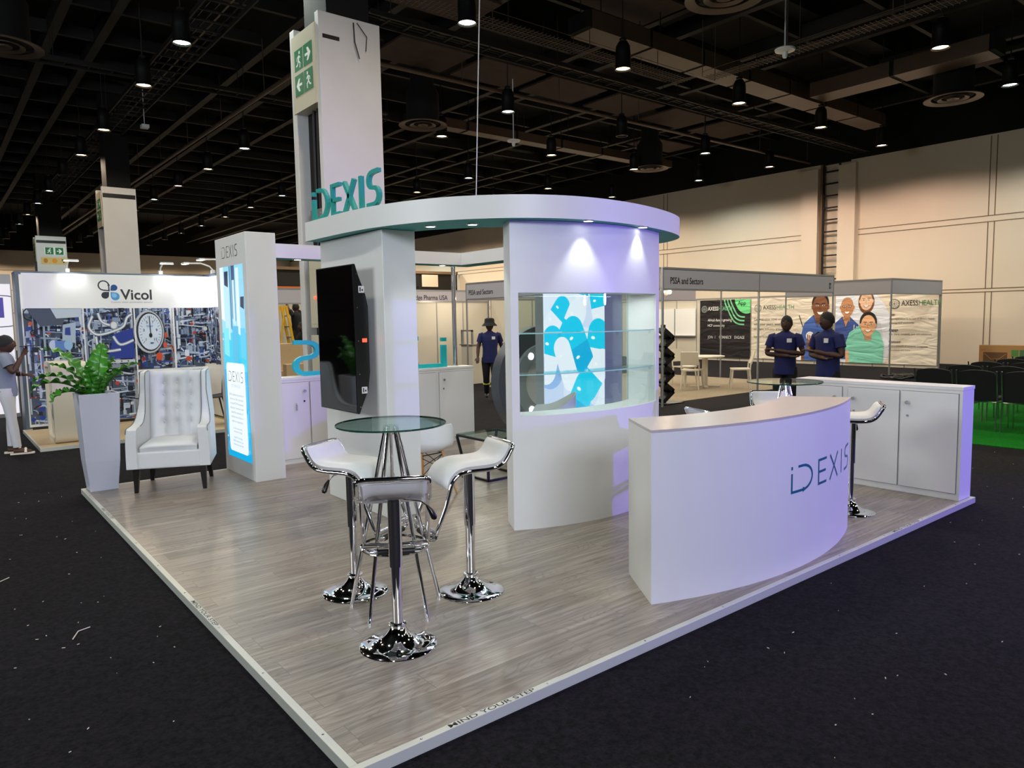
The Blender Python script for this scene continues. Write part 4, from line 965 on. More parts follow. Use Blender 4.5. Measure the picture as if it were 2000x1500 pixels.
# ------------------------------------------------------------------ shell chairs and side tables
def shell_chair():
    t = bpy.data.objects.new('shell_armchair', None); C.objects.link(t); K = dict(world=False)
    def sh(u, v):  # u round the rim from left arm by the back to the right arm; v from the seat centre out
        a = math.radians(-150+300*u)  # 0 = back (-x)
        bx = -math.cos(a); by = math.sin(a)
        hb = .5*(1+math.cos(a)); rimz = .68+.16*max(0, math.cos(a))**1.5 if abs(a) < math.radians(115) else .68-.24*min(1, (abs(a)-math.radians(115))/math.radians(35))
        rx = .27; ry = .30; s = min(1, v*1.6); s2 = max(0, (v-.45)/.55)
        x = bx*rx*s*(1+.07*s2); y = by*ry*s*(1+.05*s2); z = .43+.015*s*s+(rimz-.44)*s2**1.4
        return (x+.0, y, z)
    g = G(); g.grid(sh, 48, 18, thick=.006); sm_ = obj('shell', g, M['shell'], t, **K)
    for sx in (-1, 1):
        for sy in (-1, 1):
            g = G(); g.tube([(sx*.13, sy*.14, .42), (sx*.23, sy*.23, 0)], [.016, .010], 10); obj('leg', g, M['beech'], t, **K)
    g = G()
    q = lambda f, sx, sy: Vector((sx*(.13+.10*f), sy*(.14+.09*f), .42*(1-f)))
    for a, b in (((1, 1), (1, -1)), ((1, -1), (-1, -1)), ((-1, -1), (-1, 1)), ((-1, 1), (1, 1))):
        g.cyl(q(.08, *a), q(.5, *b), .004, seg=6); g.cyl(q(.5, *a), q(.08, *b), .004, seg=6); g.cyl(q(.05, *a), q(.05, *b), .005, seg=6)
    obj('wire_brace', g, M['black'], t, **K)
    return t
s1 = tag(shell_chair(), 'white shell armchair on beech legs behind the screen column', 'chair', 'white shell armchairs'); place(s1, (2.42, 3.42, 0), 10)
place(copy_tree(s1), (3.98, 3.38, 0), 141, 'white shell armchair seen through the glass niche, before the capsule picture', 'white shell armchairs')
def side_table():
    t = bpy.data.objects.new('side_table', None); C.objects.link(t); K = dict(world=False); a = .27; b = .17; h = .425; s = .022
    g = G()
    for p, q in (((-a, -a), (a, -a)), ((a, -a), (a, a)), ((a, a), (-a, a)), ((-a, a), (-a, -a))): g.beam((*p, h-s/2), (*q, h-s/2), s, s)
    obj('top_frame', g, M['black'], t, **K)
    g = G()
    for p, q in (((-a, -a), (b, -a)), ((b, -a), (b, a)), ((b, a), (-a, a)), ((-a, a), (-a, -a))): g.beam((*p, s/2), (*q, s/2), s, s)
    obj('base_frame', g, M['black'], t, **K)
    for p, q in (((-a, -a), (-a, -a)), ((a-.01, -a), (b, -a)), ((-a, a), (-a+.1, a)), ((a-.01, a), (b, a))):
        g = G(); g.beam((*p, h-s), (*q, s), s, s, up=(0, 1, 0)); obj('leg', g, M['black'], t, **K)
    g = G(); g.box(-a-.002, a+.002, -a-.002, a+.002, h+.001, h+.009); obj('glass_top', g, M['glass'], t, **K)
    return t
s2 = tag(side_table(), 'small square glass side table with a black metal frame', 'table', 'black framed side tables'); place(s2, (3.46, 3.68, 0), 0)
for ob in s2.children: pass

# ================================================================== THE STAND WITH THE INDUSTRIAL PHOTO WALL
vf = thing('neighbour_platform', 'pale wood platform of the stand with the industrial photo wall', 'platform', (1.4, 10.3, FZ))
g = G(); g.box(.0, 2.835, 9.17, 11.40, FZ, 0); obj('wood_deck', g, M['wood'], vf)
g = G(); g.box(-.02, 2.835, 9.14, 9.17, FZ, 0); obj('edge_trim', g, M['trim'], vf)
g = G(); g.box(-.02, 0, 9.17, 11.40, FZ, 0); obj('edge_trim', g, M['trim'], vf)
vw = thing('photo_wall', 'backlit looking photo wall of steel pipes and gauges with a white header', 'wall display', (1.45, 11.45, 0))
g = G(); g.box(.03, 2.9, 11.41, 11.9, FZ, 2.5); g.box(2.84, 2.9, 9.2, 11.41, FZ, 2.5); obj('wall_frame', g, mat('blue_grey_frame', (88, 104, 120), .4), vw, bevel=.004)
def pipes(cv, u0, v0, u1, v1, n, seed):
    rnd = random.Random(seed); cv.rect(u0, v0, u1, v1, (84, 96, 116))
    cols = [(190, 206, 228), (140, 160, 190), (96, 116, 150), (25, 28, 36), (225, 234, 244), (50, 80, 160), (30, 34, 44), (165, 182, 205)]
    w, h = u1-u0, v1-v0
    def P(a, b): return (min(u1, max(u0, a)), min(v1, max(v0, b)))
    for i in range(n):
        a, b = u0+rnd.random()*w, v0+rnd.random()*h; r = rnd.random(); c = rnd.choice(cols)
        if r < .35: cv.line([P(a, b), P(a, b+rnd.uniform(.1, .5))], rnd.uniform(.008, .035), c)
        elif r < .6: cv.line([P(a, b), P(a+rnd.uniform(.1, .5), b+rnd.uniform(-.06, .06))], rnd.uniform(.008, .03), c)
        elif r < .75: q = rnd.uniform(.03, .1); p0 = P(a, b); p1 = P(a+q, b+rnd.uniform(.03, .12)); cv.poly([p0, (p1[0], p0[1]), p1, (p0[0], p1[1])], c)
        elif r < .9: q = rnd.uniform(.03, .1); cv.line([P(a+q*math.cos(t/6*PI), b+q*math.sin(t/6*PI)) for t in range(rnd.choice([4, 7, 10]))], .018, c)
        else: q = rnd.uniform(.012, .04); cv.ell(*P(a, b), q, q, rnd.choice([(210, 90, 50), (230, 230, 235), (30, 60, 160), (200, 60, 40)]), 10)
W_ = 2.75
cv = Canvas((.08, 11.405, .03), (1, 0, 0), (0, 0, 1), W_, 2.42, .004, (240, 240, 240))
top = 1.88
pipes(cv, .02, .04, .78, top, 330, 1); pipes(cv, .80, .04, 1.52, top, 330, 2); pipes(cv, 1.54, .85, 2.12, top, 230, 3); pipes(cv, 2.15, .85, 2.75, top, 230, 4); pipes(cv, 1.54, .04, 2.12, .81, 150, 5); pipes(cv, 2.15, .04, 2.75, .81, 150, 6)
# big tube loops and blue tank
cv.poly([(1.12, 1.05), (1.5, 1.05), (1.5, 1.55), (1.2, 1.45)], (34, 56, 150))
for pts in ([(.92, 1.75), (.86, 1.6), (.9, 1.5), (1.0, 1.45), (1.2, 1.5), (1.36, 1.58), (1.42, 1.72), (1.5, 1.78)], [(1.0, 1.8), (1.05, 1.66), (1.18, 1.6), (1.28, 1.64)], [(.95, 1.42), (.98, 1.25), (1.1, 1.18), (1.3, 1.2)], [(1.5, 1.35), (1.3, 1.28), (1.2, 1.42)]):
    pp = [tuple(v) for v in smoothen(pts, 5)]; cv.line(pp, .05, (120, 134, 156)); cv.line(pp, .03, (206, 214, 226)); cv.line(pp, .01, (246, 248, 252))
cv.ell(1.22, 1.6, .06, .07, (150, 160, 176)); cv.ell(1.22, 1.6, .045, .055, (225, 230, 236))
cv.rect(.9, .98, 1.5, 1.03, (200, 206, 216)); cv.rect(.85, .9, 1.5, .96, (130, 140, 156))
for k in range(5): cv.ell(1.0+k*.1, 1.005, .012, .012, (60, 64, 72), 10)
# controller box
cv.poly([(.48, 1.35), (.66, 1.33), (.68, 1.66), (.5, 1.62)], (170, 188, 212)); cv.poly([(.52, 1.46), (.6, 1.45), (.6, 1.58), (.53, 1.57)], (40, 60, 150))
cv.ell(.36, 1.3, .06, .085, (190, 205, 225)); cv.rect(.38, 1.22, .55, 1.37, (90, 130, 200)); cv.ell(.56, 1.3, .06, .08, (150, 190, 230))
cv.poly([(.03, 1.88), (.2, 1.6), (.5, 1.62), (.6, 1.88)], (70, 82, 98)); cv.poly([(.35, 1.88), (.42, 1.72), (.75, 1.74), (.78, 1.88)], (196, 210, 226))
# gauge
cv.ell(1.76, 1.48, .235, .36, (60, 64, 72)); cv.ell(1.74, 1.48, .235, .36, (190, 196, 204)); cv.ell(1.75, 1.48, .205, .33, (30, 34, 44)); cv.ell(1.76, 1.48, .185, .305, (214, 228, 246))
for k in range(25):
    a = math.radians(-45+k*270/24); c_, s_ = math.cos(a), math.sin(a); cv.line([(1.76+.165*c_, 1.48+.275*s_), (1.76+(.145 if k % 3 else .128)*c_, 1.48+(.24 if k % 3 else .215)*s_)], .006, (20, 24, 40))
for k, n_ in enumerate('1 3 5 7 9 11'.split()):
    a = math.radians(225-k*54); cv.text(n_, 1.76+.1*math.cos(a), 1.46+.18*math.sin(a), .06, (20, 24, 40), .01, 'c')
cv.line([(1.765, 1.38), (1.755, 1.74)], .014, (20, 22, 30)); cv.ell(1.762, 1.42, .025, .04, (20, 22, 30)); cv.text('Vicol', 1.75, 1.56, .05, (60, 110, 190), .01, 'c'); cv.rect(1.75, 1.28, 1.8, 1.3, (40, 60, 120))
cv.ell(1.88, 1.06, .05, .07, (210, 80, 40)); cv.ell(1.98, 1.25, .03, .05, (220, 90, 50)); cv.ell(2.0, 1.42, .025, .05, (200, 80, 50)); cv.ell(2.35, 1.0, .05, .04, (190, 70, 50))
# white frame lines
for a, b, c, d in ((.78, .04, .8, top), (1.52, .04, 1.54, top), (2.12, .04, 2.15, top), (1.52, .81, 2.75, .85), (.0, .0, 2.75, .04)): cv.rect(a, b, c, d, (235, 238, 240) if d > .05 else (20, 20, 22))
cv.rect(0, top, W_, 2.42, (242, 243, 245))
# header logo: four petals and the name
def petal(u, v, r, rot, col, hollow=False):
    pts = [(0, 0), (r*.9, 0)]+[(r*math.cos(math.radians(a))+r*.0, r*math.sin(math.radians(a))) for a in ()]
    base = [(0, 0), (.6, 0)]+arc2(.6, .55, .5, .55, -90, 180, 12)+[(.1, .3), (0, 0)]
    base = [(0, 0), (.55, 0)]+arc2(.55, .5, .5, .5, -90, 180, 14)
    c_, s_ = math.cos(math.radians(rot)), math.sin(math.radians(rot)); q = [(u+(x*c_-y*s_)*r, v+(x*s_+y*c_)*r) for x, y in base]
    if hollow: cv.line(q, r*.13, col, closed=True)
    else: cv.poly(q, col)
petal(1.18, 2.16, .15, 90, (40, 50, 62), True); petal(1.2, 2.16, .1, 0, (30, 80, 150)); petal(1.18, 2.14, .11, 180, (44, 52, 64)); petal(1.2, 2.14, .13, 270, (80, 160, 224)); petal(1.22, 2.12, .07, 270, (140, 200, 240))
cv.text('Vicol', 1.34, 2.02, .235, (52, 54, 60), .02); cv.text('Custom water purification systems', 1.2, 1.965, .034, (130, 140, 150), 0, xs=1.3)
tag(obj('printed_graphic', cv.g, M['print_'], vw, fix=False), 'collage of steel pipework photographs')
cv = Canvas((2.836, 11.4, .03), (0, -1, 0), (0, 0, 1), 2.15, 2.42, .004, (240, 240, 240)); pipes(cv, .02, .9, .7, top, 200, 8); pipes(cv, .72, .9, 2.1, top, 200, 9); cv.rect(0, 0, 2.15, .9, (226, 224, 214)); cv.rect(0, 0, 2.15, .02, (20, 20, 20))
obj('side_graphic', cv.g, M['print_'], vw, fix=False)
def arm_light(label, x, y, dx, dy):
    t = thing('arm_light', label, 'lamp', (x, y, 2.5), 'white arm lights clipped to the photo wall')
    g = G(); g.box(x-.03, x+.03, y-.03, y+.03, 2.5, 2.56); obj('clamp', g, M['shell'], t)
    e = (x+dx*.45, y+dy*.45, 2.66); g = G(); g.tube([(x, y, 2.56), (x+dx*.05, y+dy*.05, 2.62), (x+dx*.2, y+dy*.2, 2.67), e], .012, 8); obj('arm', g, M['shell'], t)
    g = G(); g.beam(Vector(e)-Vector((dy, dx, 0))*.1, Vector(e)+Vector((dy, dx, 0))*.1, .09, .025); h_ = obj('lamp_head', g, M['shell'], t, bevel=.006)
    g = G(); g.beam(Vector(e)-Vector((dy, dx, .016))*.1-Vector((0, 0, .012)), Vector(e)+Vector((dy, dx, 0))*.1-Vector((0, 0, .0136)), .07, .002); obj('diffuser', g, M['ledcool'], h_)
    light('arm_beam', 'SPOT', (e[0], e[1], e[2]-.04), 34, (1, 1, 1), aim=(x-dx*.1, y-dy*.1, 1.6), spot_size=math.radians(110), spot_blend=.8, shadow_soft_size=.04)
arm_light('leftmost white arm light above the industrial photo wall', .75, 11.45, 0, -1); arm_light('middle white arm light above the industrial photo wall, right of the logo', 2.15, 11.45, 0, -1)
arm_light('white arm light on the side return of the photo wall, reaching left', 2.87, 10.9, -1, 0); arm_light('white arm light nearest the tower top on the side return', 2.87, 10.0, -1, 0)
# its counter
vc = thing('promotion_counter', 'rounded white promotion counter with the petal logo beside the planter', 'counter', (.4, 9.7, 0))
pr_ = [];
for cx, cz, a in ((.42, .12, 180), (.42, .12, 270)): pass
def vcl(y, z): return y, z
ring_o = arc2(9.47, 1.05, .1, .1, 180, 90, 5)+arc2(10.0, 1.05, .1, .1, 90, 0, 5)+arc2(10.0, .12, .1, .1, 0, -90, 5)+arc2(9.47, .12, .1, .1, 270, 180, 5)
n = len(ring_o); g = G(); vs = [(x, a, b-.02+.0) for x in (.19, .62) for a, b in ring_o]
g.add(vs, [(i, (i+1) % n, n+(i+1) % n, n+i) for i in range(n)], 0, None, True); inner = [((a-9.735)*.84+9.735, (b-.585)*.88+.585-.02) for a, b in ring_o]
vs2 = [(x, a, b) for x in (.19, .23) for a, b in inner]; o = len(g.v); g.add(vs2, [(i, (i+1) % n, n+(i+1) % n, n+i) for i in range(n)], 0, None, True)
for i in range(n): j = (i+1) % n; g.f.append([i, j, o+j, o+i]); g.m.append(0); g.c.append(None); g.smooth.append(False)
g.f.append([o+n+i for i in range(n)]); g.m.append(0); g.c.append(None); g.smooth.append(False)
g.f.append([n+i for i in range(n)]); g.m.append(0); g.c.append(None); g.smooth.append(False)
obj('counter_body', g, M['cream'], vc)
cv = Canvas((.228, 9.98, .2), (0, -1, 0), (0, 0, 1), .5, .6, .0005, (214, 206, 188))
petal(.25, .36, .14, 90, (40, 50, 62), True); petal(.26, .35, .1, 0, (40, 50, 100)); petal(.25, .33, .1, 180, (44, 52, 64)); petal(.27, .33, .11, 270, (60, 90, 150)); cv.text('Vicol', .25, .1, .2, (40, 40, 60), .02, 'c'); obj('counter_logo', cv.g, M['print_'], vc, fix=False)
# black chairs of that stand
def black_chair(label, loc, dg):
    t = thing('cafe_chair', label, 'chair', (0, 0, 0), 'black cafe chairs'); K = dict(world=False)
    def s(u, v):
        a = (u*2-1); b = v
        if b < .5: q = b/.5; return (.22-.4*q, a*.22, .46-.02*math.sin(q*PI)+.03*a*a)
        q = (b-.5)/.5; return (-.18-.08*q+.05*a*a*q, a*(.22-.03*q*q), .46+.4*q+.03*a*a*(1-q))
    g = G(); g.grid(s, 12, 20, thick=.012); obj('seat_shell', g, M['blackp'], t, **K)
    for sx in (-1, 1):
        for sy in (-1, 1):
            g = G(); g.tube([(sx*.12, sy*.13, .45), (sx*.22, sy*.22, 0)], [.014, .009], 8); obj('leg', g, M['black'], t, **K)
    return place(t, loc, dg)
black_chair('black cafe chair between the planter and the wing armchair, before the photo wall', (1.65, 10.3, 0), 160); black_chair('black cafe chair just left of the glowing tower', (2.42, 9.75, 0), 175)
# slice of another booth at far left
t = thing('banner_wall', 'sliver of a white banner wall with purple lettering at the left edge', 'banner', (-.6, 14, FZ))
g = G(); g.box(-2.6, -.02+.2, 14.02, 14.1, FZ, 2.6); obj('banner_frame', g, M['alu'], t)
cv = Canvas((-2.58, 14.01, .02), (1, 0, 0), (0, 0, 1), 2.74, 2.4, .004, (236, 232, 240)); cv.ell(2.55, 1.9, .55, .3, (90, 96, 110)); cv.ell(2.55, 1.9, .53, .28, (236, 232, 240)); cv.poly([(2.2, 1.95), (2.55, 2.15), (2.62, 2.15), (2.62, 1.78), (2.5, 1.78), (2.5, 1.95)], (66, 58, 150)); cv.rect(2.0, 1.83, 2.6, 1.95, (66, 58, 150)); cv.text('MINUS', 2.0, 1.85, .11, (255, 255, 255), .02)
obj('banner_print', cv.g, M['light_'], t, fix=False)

# ================================================================== SHELL SCHEME STANDS
def post(g, x, y, z1=2.5): g.cyl((x, y, FZ), (x, y, z1), .022, seg=8)
PN = 0
def fascia(label, a, b, texts, posts, number=None):
    a = Vector((*a, 0)); b = Vector((*b, 0)); U = (b-a).normalized(); V = Vector((0, 0, 1)); N = U.cross(V)
    t = thing('fascia_board', label, 'sign', ((a.x+b.x)/2, (a.y+b.y)/2, 2.12), 'grey fascia boards of the shell stands')
    g = G(); g.beam(a+V*2.31, b+V*2.31, .03, .36); obj('board', g, M['fascia'], t)
    g = G(); g.beam(a+V*2.5, b+V*2.5, .05, .035); g.beam(a+V*2.115, b+V*2.115, .05, .035); obj('rails', g, M['alu'], t)
    for s, u, sz in texts:
        cv = Canvas(a+V*2.2+U*u+N*.018, U, V, 1.3, .2, .0005, (176, 172, 180)); cv.g = G(); cv.text(s, 0, .02, sz, (20, 20, 24), .012, xs=.82); obj('name_lettering', cv.g, M['print_'], t, fix=False)
    if number:
        cv = Canvas(a+V*2.2+U*number+N*.018, U, V, .09, .13, .001, (18, 18, 20)); cv.text('12', .045, .03, .09, (230, 230, 230), 0, 'c'); obj('stand_number', cv.g, M['print_'], t, fix=False)
    for p in posts:
        g = G(); post(g, p[0], p[1]); obj('post', g, M['alu'], t)
fascia('grey fascia board reading PSSA and Sectors over the cream table set at right', (9.42, 6.3), (15.6, 6.3), [('PSSA and Sectors', .18, .17)], [(9.4, 6.3), (12.5, 6.3), (15.6, 6.3)], 5.95)
fascia('grey fascia board reading PSSA and Sectors behind the walking person', (9.4, 12.45), (9.4, 6.35), [('PSSA and Sectors', .1, .17)], [(9.4, 12.47)])
fascia('pale fascia board reading Bridge Pharma USA beyond the chrome pole', (5.0, 16.1), (12.3, 16.1), [('Bridge Pharma USA', 4.95, .2)], [(6.0, 16.1), (9.1, 16.1), (12.3, 16.1)])
fascia('blank grey fascia left of the corner post before the medical staff banner', (18.65, 9.3), (18.65, 6.3), [], [(18.65, 6.3), (18.65, 9.3)])
fascia('blank grey fascia right of the corner post before the medical staff banner', (18.65, 6.3), (21.85, 6.3), [], [(21.85, 6.3)])
fascia('inner fascia seen from behind across the back of the white table stand', (9.45, 12.5), (18.6, 12.5), [], [(15.6, 9.4)])
def panelwall(label, a, b, h, n, seam=True, m='panel', z0=FZ):
    a = Vector((*a, 0)); b = Vector((*b, 0)); t = thing('partition_wall', label, 'partition', ((a.x+b.x)/2, (a.y+b.y)/2, FZ)); V = Vector((0, 0, 1))
    for i in range(n):
        p = a+(b-a)*i/n; q = a+(b-a)*(i+1)/n; g = G(); g.beam(p+V*(h+z0)/2, q+V*(h+z0)/2, .02, h-z0); obj('panel', g, M[m], t)
    g = G()
    for i in range(n+1): p = a+(b-a)*i/n; g.cyl(p+V*z0, p+V*(h+.02), .022, seg=8)
    g.beam(a+V*h, b+V*h, .045, .05); obj('posts_and_rail', g, M['alu'], t)
    return t
panelwall('cream partition wall behind the walking person', (9.6, 15.6), (12.4, 15.6), 2.15, 3)
panelwall('cream partition wall under the Bridge Pharma fascia', (7.0, 18.9), (13.0, 18.9), 2.3, 6)
panelwall('cream side partition of the booth under the Bridge Pharma fascia', (12.9, 16.2), (12.9, 18.9), 2.3, 3)
panelwall('long cream partition wall carrying the three banners at right', (21.83, 19.6), (21.83, 6.3), 2.23, 14)
panelwall('partition wall closing the deep left end of the white table stand', (12.5, 15.55), (12.5, 12.6), 2.25, 3)
t = thing('whiteboard', 'bright white board left of the black banner', 'board', (21.76, 15.8, .86))
g = G(); g.box(21.76, 21.79, 14.87, 16.8, .86, 1.89); obj('board_surface', g, mat('whiteboard_surface', (250, 250, 250), .2), t)
g = G(); g.box(21.68, 21.78, 14.87, 16.8, .82, .86); obj('pen_tray', g, M['alu'], t)
g = G(); g.box(21.75, 21.795, 15.83, 15.86, .86, 1.89); obj('seam_strip', g, M['grey'], t)
g = G(); g.box(9.65, 15.4, 6.6, 12.2, FZ, FZ+.008); tag(obj('carpet_tile_area', g, M['greyc']), 'pale grey carpet under the white table and chairs', 'carpet')
light('booth_spot', 'POINT', (9.75, 6.55, 2.08), 70, (1, .78, .5), shadow_soft_size=.05)
t = thing('booth_spotlight', 'small bright warm spotlight under the PSSA fascia beside the display wall', 'lamp', (9.75, 6.45, 2.1))
g = G(); g.cyl((9.75, 6.42, 2.1), (9.75, 6.52, 2.04), .03, .05, seg=14); g.cyl((9.75, 6.44, 2.1), (9.75, 6.326, 2.115), .008, seg=8); obj('lamp_housing', g, M['shell'], t)
g = G(); g.ball((9.72, 6.40, 2.07), .035); obj('bulb', g, M['warmbulb'], t)
# spot lights aimed into those booths, without fixtures
for x, y in ((18.8, 8.0), (18.8, 11.2), (19, 14.8), (14, 10.5)): light('booth_spot', 'SPOT', (x, y, 3.4), 150, (1, .84, .62), aim=(21.8, y, .9) if x > 15 else (13, 8.5, 0), spot_size=math.radians(115), spot_blend=.8, shadow_soft_size=.15)
light('booth_spot', 'SPOT', (10.8, 14.4, 2.3), 40, (1, .82, .6), aim=(11, 15.6, 1.2), spot_size=math.radians(150), spot_blend=.8); light('booth_spot', 'SPOT', (9.5, 17.3, 2.4), 70, (1, .82, .6), aim=(10, 18.9, 1.0), spot_size=math.radians(150), spot_blend=.8)
# banners
BX = 21.78
def head(cv, u, v, r, skin, hair, smile=True, glasses=False, hr=1.0, long=False):
    cv.rect(u-r*.38, v-r*1.6, u+r*.38, v-r*.6, tuple(int(c*.86) for c in skin))
    if long: cv.ell(u, v-.1*r, r*1.0, r*1.45, hair)
    cv.ell(u, v+r*.38, r*.86*hr, r*1.02*hr, hair); cv.ell(u, v, r*.78, r*1.12, skin); cv.ell(u-r*.8, v, r*.1, r*.22, skin); cv.ell(u+r*.8, v, r*.1, r*.22, skin)
    for k in (-1, 1):
        cv.ell(u+k*r*.32, v+r*.15, r*.13, r*.07, (245, 245, 245), 10); cv.ell(u+k*r*.32, v+r*.15, r*.07, r*.07, (40, 26, 20), 10); cv.line([(u+k*r*.14, v+r*.34), (u+k*r*.5, v+r*.36)], r*.07, hair)
        if glasses: cv.line([(u+k*r*.32+r*.22*math.cos(a_/6*PI), v+r*.14+r*.17*math.sin(a_/6*PI)) for a_ in range(12)], r*.04, (30, 30, 34), True)
    cv.line([(u, v+r*.1), (u-r*.08, v-r*.22), (u+r*.06, v-r*.24)], r*.05, tuple(int(c*.8) for c in skin))
    cv.poly([(u-r*.34, v-r*.45), (u, v-r*.5), (u+r*.34, v-r*.45), (u+r*.2, v-r*.68), (u, v-r*.74), (u-r*.2, v-r*.68)], (250, 250, 250)); cv.line([(u-r*.34, v-r*.45), (u-r*.2, v-r*.68), (u, v-r*.75), (u+r*.2, v-r*.68), (u+r*.34, v-r*.45)], r*.05, (150, 80, 70))
def torso(cv, u, v, w, h, col, skin):
    cv.poly([(u-w*.5, v), (u-w*.52, v+h*.55), (u-w*.42, v+h*.82), (u-w*.14, v+h), (u+w*.14, v+h), (u+w*.42, v+h*.82), (u+w*.52, v+h*.55), (u+w*.5, v)], col)
    cv.poly([(u-w*.12, v+h), (u+w*.12, v+h), (u, v+h*.76)], skin); cv.line([(u-w*.14, v+h), (u, v+h*.74), (u+w*.14, v+h)], w*.03, tuple(int(c*.75) for c in col))
    cv.poly([(u-w*.5, v), (u-w*.4, v), (u-w*.43, v+h*.4), (u-w*.52, v+h*.36)], skin)
def emblem(cv, u, v, r, c1, c2):
    cv.ell(u, v, r, r, c1); cv.ell(u, v, r*.86, r*.86, c2)
    for k in range(14): a = 2*PI*k/14; cv.ell(u+r*.72*math.cos(a), v+r*.72*math.sin(a), r*.1, r*.1, c1, 8)
    cv.ell(u, v, r*.5, r*.5, c1); cv.ell(u, v, r*.4, r*.4, c2); cv.rect(u-r*.08, v-r*.28, u+r*.08, v+r*.28, c1); cv.rect(u-r*.28, v-r*.08, u+r*.28, v+r*.08, c1)
def banner(name, label, y0, y1, z0, z1, base, draw):
    w, h = y0-y1, z1-z0; cv = Canvas((BX-.01, y0, z0), (0, -1, 0), (0, 0, 1), w, h, .003, base); draw(cv, w, h); cv2 = cv.g
    return tag(obj(name, cv2, M['cloth'], fix=False), label, 'banner')
def subdiv(cv, w, h, col, nx=40, ny=26):
    s = cv.g; s.v = []; s.f = []; s.m = []; s.c = []; s.smooth = []
    for i in range(nx):
        for j in range(ny): s.add([cv.pt(w*(i+a)/nx, h*(j+b)/ny, 0) for a, b in ((0, 0), (1, 0), (1, 1), (0, 1))], [(0, 1, 2, 3)], 0, col, True)
def d_black(cv, w, h):
    subdiv(cv, w, h, (26, 22, 26)); cv.k += 6; emblem(cv, .2, h-.33, .13, (150, 160, 160), (40, 36, 40)); cv.text('AXESS', .36, h-.38, .2, (235, 235, 235), .015, xs=.8); cv.text('HEALTH', .82, h-.38, .2, (120, 190, 150), .015, xs=.8)
    cv.text("Africa's fastest growing", .36, h-.78, .13, (235, 235, 235), .012, xs=.85); cv.text('HCP community', .36, h-.98, .13, (235, 235, 235), .012, xs=.85)
    for s_, u in (('JOIN', .36), ('I', .68), ('CONNECT', .86), ('I', 1.36), ('ENGAGE', 1.52)): cv.text(s_, u, h-1.42, .15, (225, 225, 225), 0, xs=.72)
    cx, cy = w-.1, h+.1
    cv.ell(cx-.05, cy, .5, .62, (110, 220, 140), 30)
    for r in (.66, .78, .90): cv.line([(cx-.05+r*math.cos(math.radians(a))*(1+.03*math.sin(a/9)), cy+r*1.15*math.sin(math.radians(a))*(1+.03*math.sin(a/9))) for a in range(176, 268, 4)], .055, (120, 205, 150))
    cv.text('App', w-.35, h-.2, .2, (26, 60, 40), .02, 'c')
banner('hanging_banner', 'black cloth banner with green wave rings and white lettering', 14.66, 12.5, .05, 2.176, (26, 22, 26), d_black)
def d_news(cv, w, h):
    subdiv(cv, w, h, (222, 212, 196)); cv.k += 6; emblem(cv, .25, h-.35, .14, (110, 110, 104), (222, 212, 196)); cv.text('AXESS', .45, h-.4, .21, (60, 60, 56), .006, xs=.85); cv.text('HEALTH', .98, h-.4, .21, (120, 160, 120), .006, xs=.85)
    for k, s_ in enumerate(('Get real-time news and CME', 'with your peers, post your', 'or share industry articles...')): cv.text(s_, .1, h-.78-k*.17, .13, (80, 74, 66), .004, xs=.9)
    cv.text('Sign up to visit Axess', .1, h-1.38, .12, (110, 150, 110), .002, xs=.9)
    S1 = (124, 78, 52); cv.poly([(w-1.25, 0), (w-1.15, .9), (w-.85, 1.45), (w, 1.5), (w, 0)], (232, 236, 244)); cv.line([(w-1.2, 1.5), (w-.98, .9), (w-1.0, .3)], .03, (50, 50, 56))
    torso(cv, w-.55, .0, 1.1, 1.5, (66, 100, 176), S1); head(cv, w-.46, h-.36, .34, S1, (24, 18, 18)); cv.ell(w-.75, .55, .16, .3, S1); cv.ell(w-.8, .82, .14, .14, (240, 240, 246))
    for k in range(4): cv.line([(w-.85+k*.06, .55), (w-.88+k*.07, .86-.02*k)], .045, tuple(int(c*1.1) for c in S1))
banner('hanging_banner', 'cream cloth banner with news lettering and a smiling woman in blue, behind the two men', 12.45, 9.44, .07, 2.19, (222, 212, 196), d_news)
def d_staff(cv, w, h):
    subdiv(cv, w, h, (228, 218, 202)); cv.k += 6
    cv.ell(.55, .9, 1.25, 1.5, (226, 232, 244), 40); S2 = (196, 138, 96); S3 = (236, 196, 164); S4 = (224, 172, 130)
    torso(cv, 1.05, .0, .9, 1.55, (214, 218, 230), S3); head(cv, .98, h-.2, .25, S3, (120, 78, 50), long=True)
    torso(cv, .35, .1, .95, 1.35, (58, 84, 156), S2); head(cv, .38, h-.38, .27, S2, (186, 170, 160), glasses=True, hr=.82); cv.line([(.62, 1.2), (.6, .8), (.66, .72), (.7, 1.15)], .025, (210, 214, 220))
    torso(cv, .95, -.12, 1.15, 1.3, (128, 208, 186), S4); head(cv, 1.06, h-.95, .29, S4, (34, 28, 28), hr=1.08)
    emblem(cv, 1.83, h-.3, .15, (96, 106, 100), (228, 218, 202)); cv.text('AXESS', 2.03, h-.36, .22, (50, 50, 48), .006, xs=.78); cv.text('HEALTH', 2.53, h-.36, .22, (96, 150, 100), .006, xs=.78)
    for t_, s_, v in (('Join', 'Free registration to be part of Africa\'s fastest', .66), ('Engage', 'Like, share, comment, save and collaborate', 1.12), ('Connect', 'Build a network of contacts, companies,', 1.48)):
        cv.text(t_, 1.7, h-v, .11, (44, 42, 40), .014, xs=.9); cv.text(s_, 1.7, h-v-.12, .085, (90, 84, 76), .003, xs=.82)
    cv.text('growing HCP community', 1.7, h-.9, .085, (90, 84, 76), .003, xs=.82); cv.text('associations and more', 1.7, h-1.72, .085, (90, 84, 76), .003, xs=.82)
banner('hanging_banner', 'cream cloth banner with three smiling medical staff at far right', 9.39, 6.33, .05, 2.176, (228, 218, 202), d_staff)
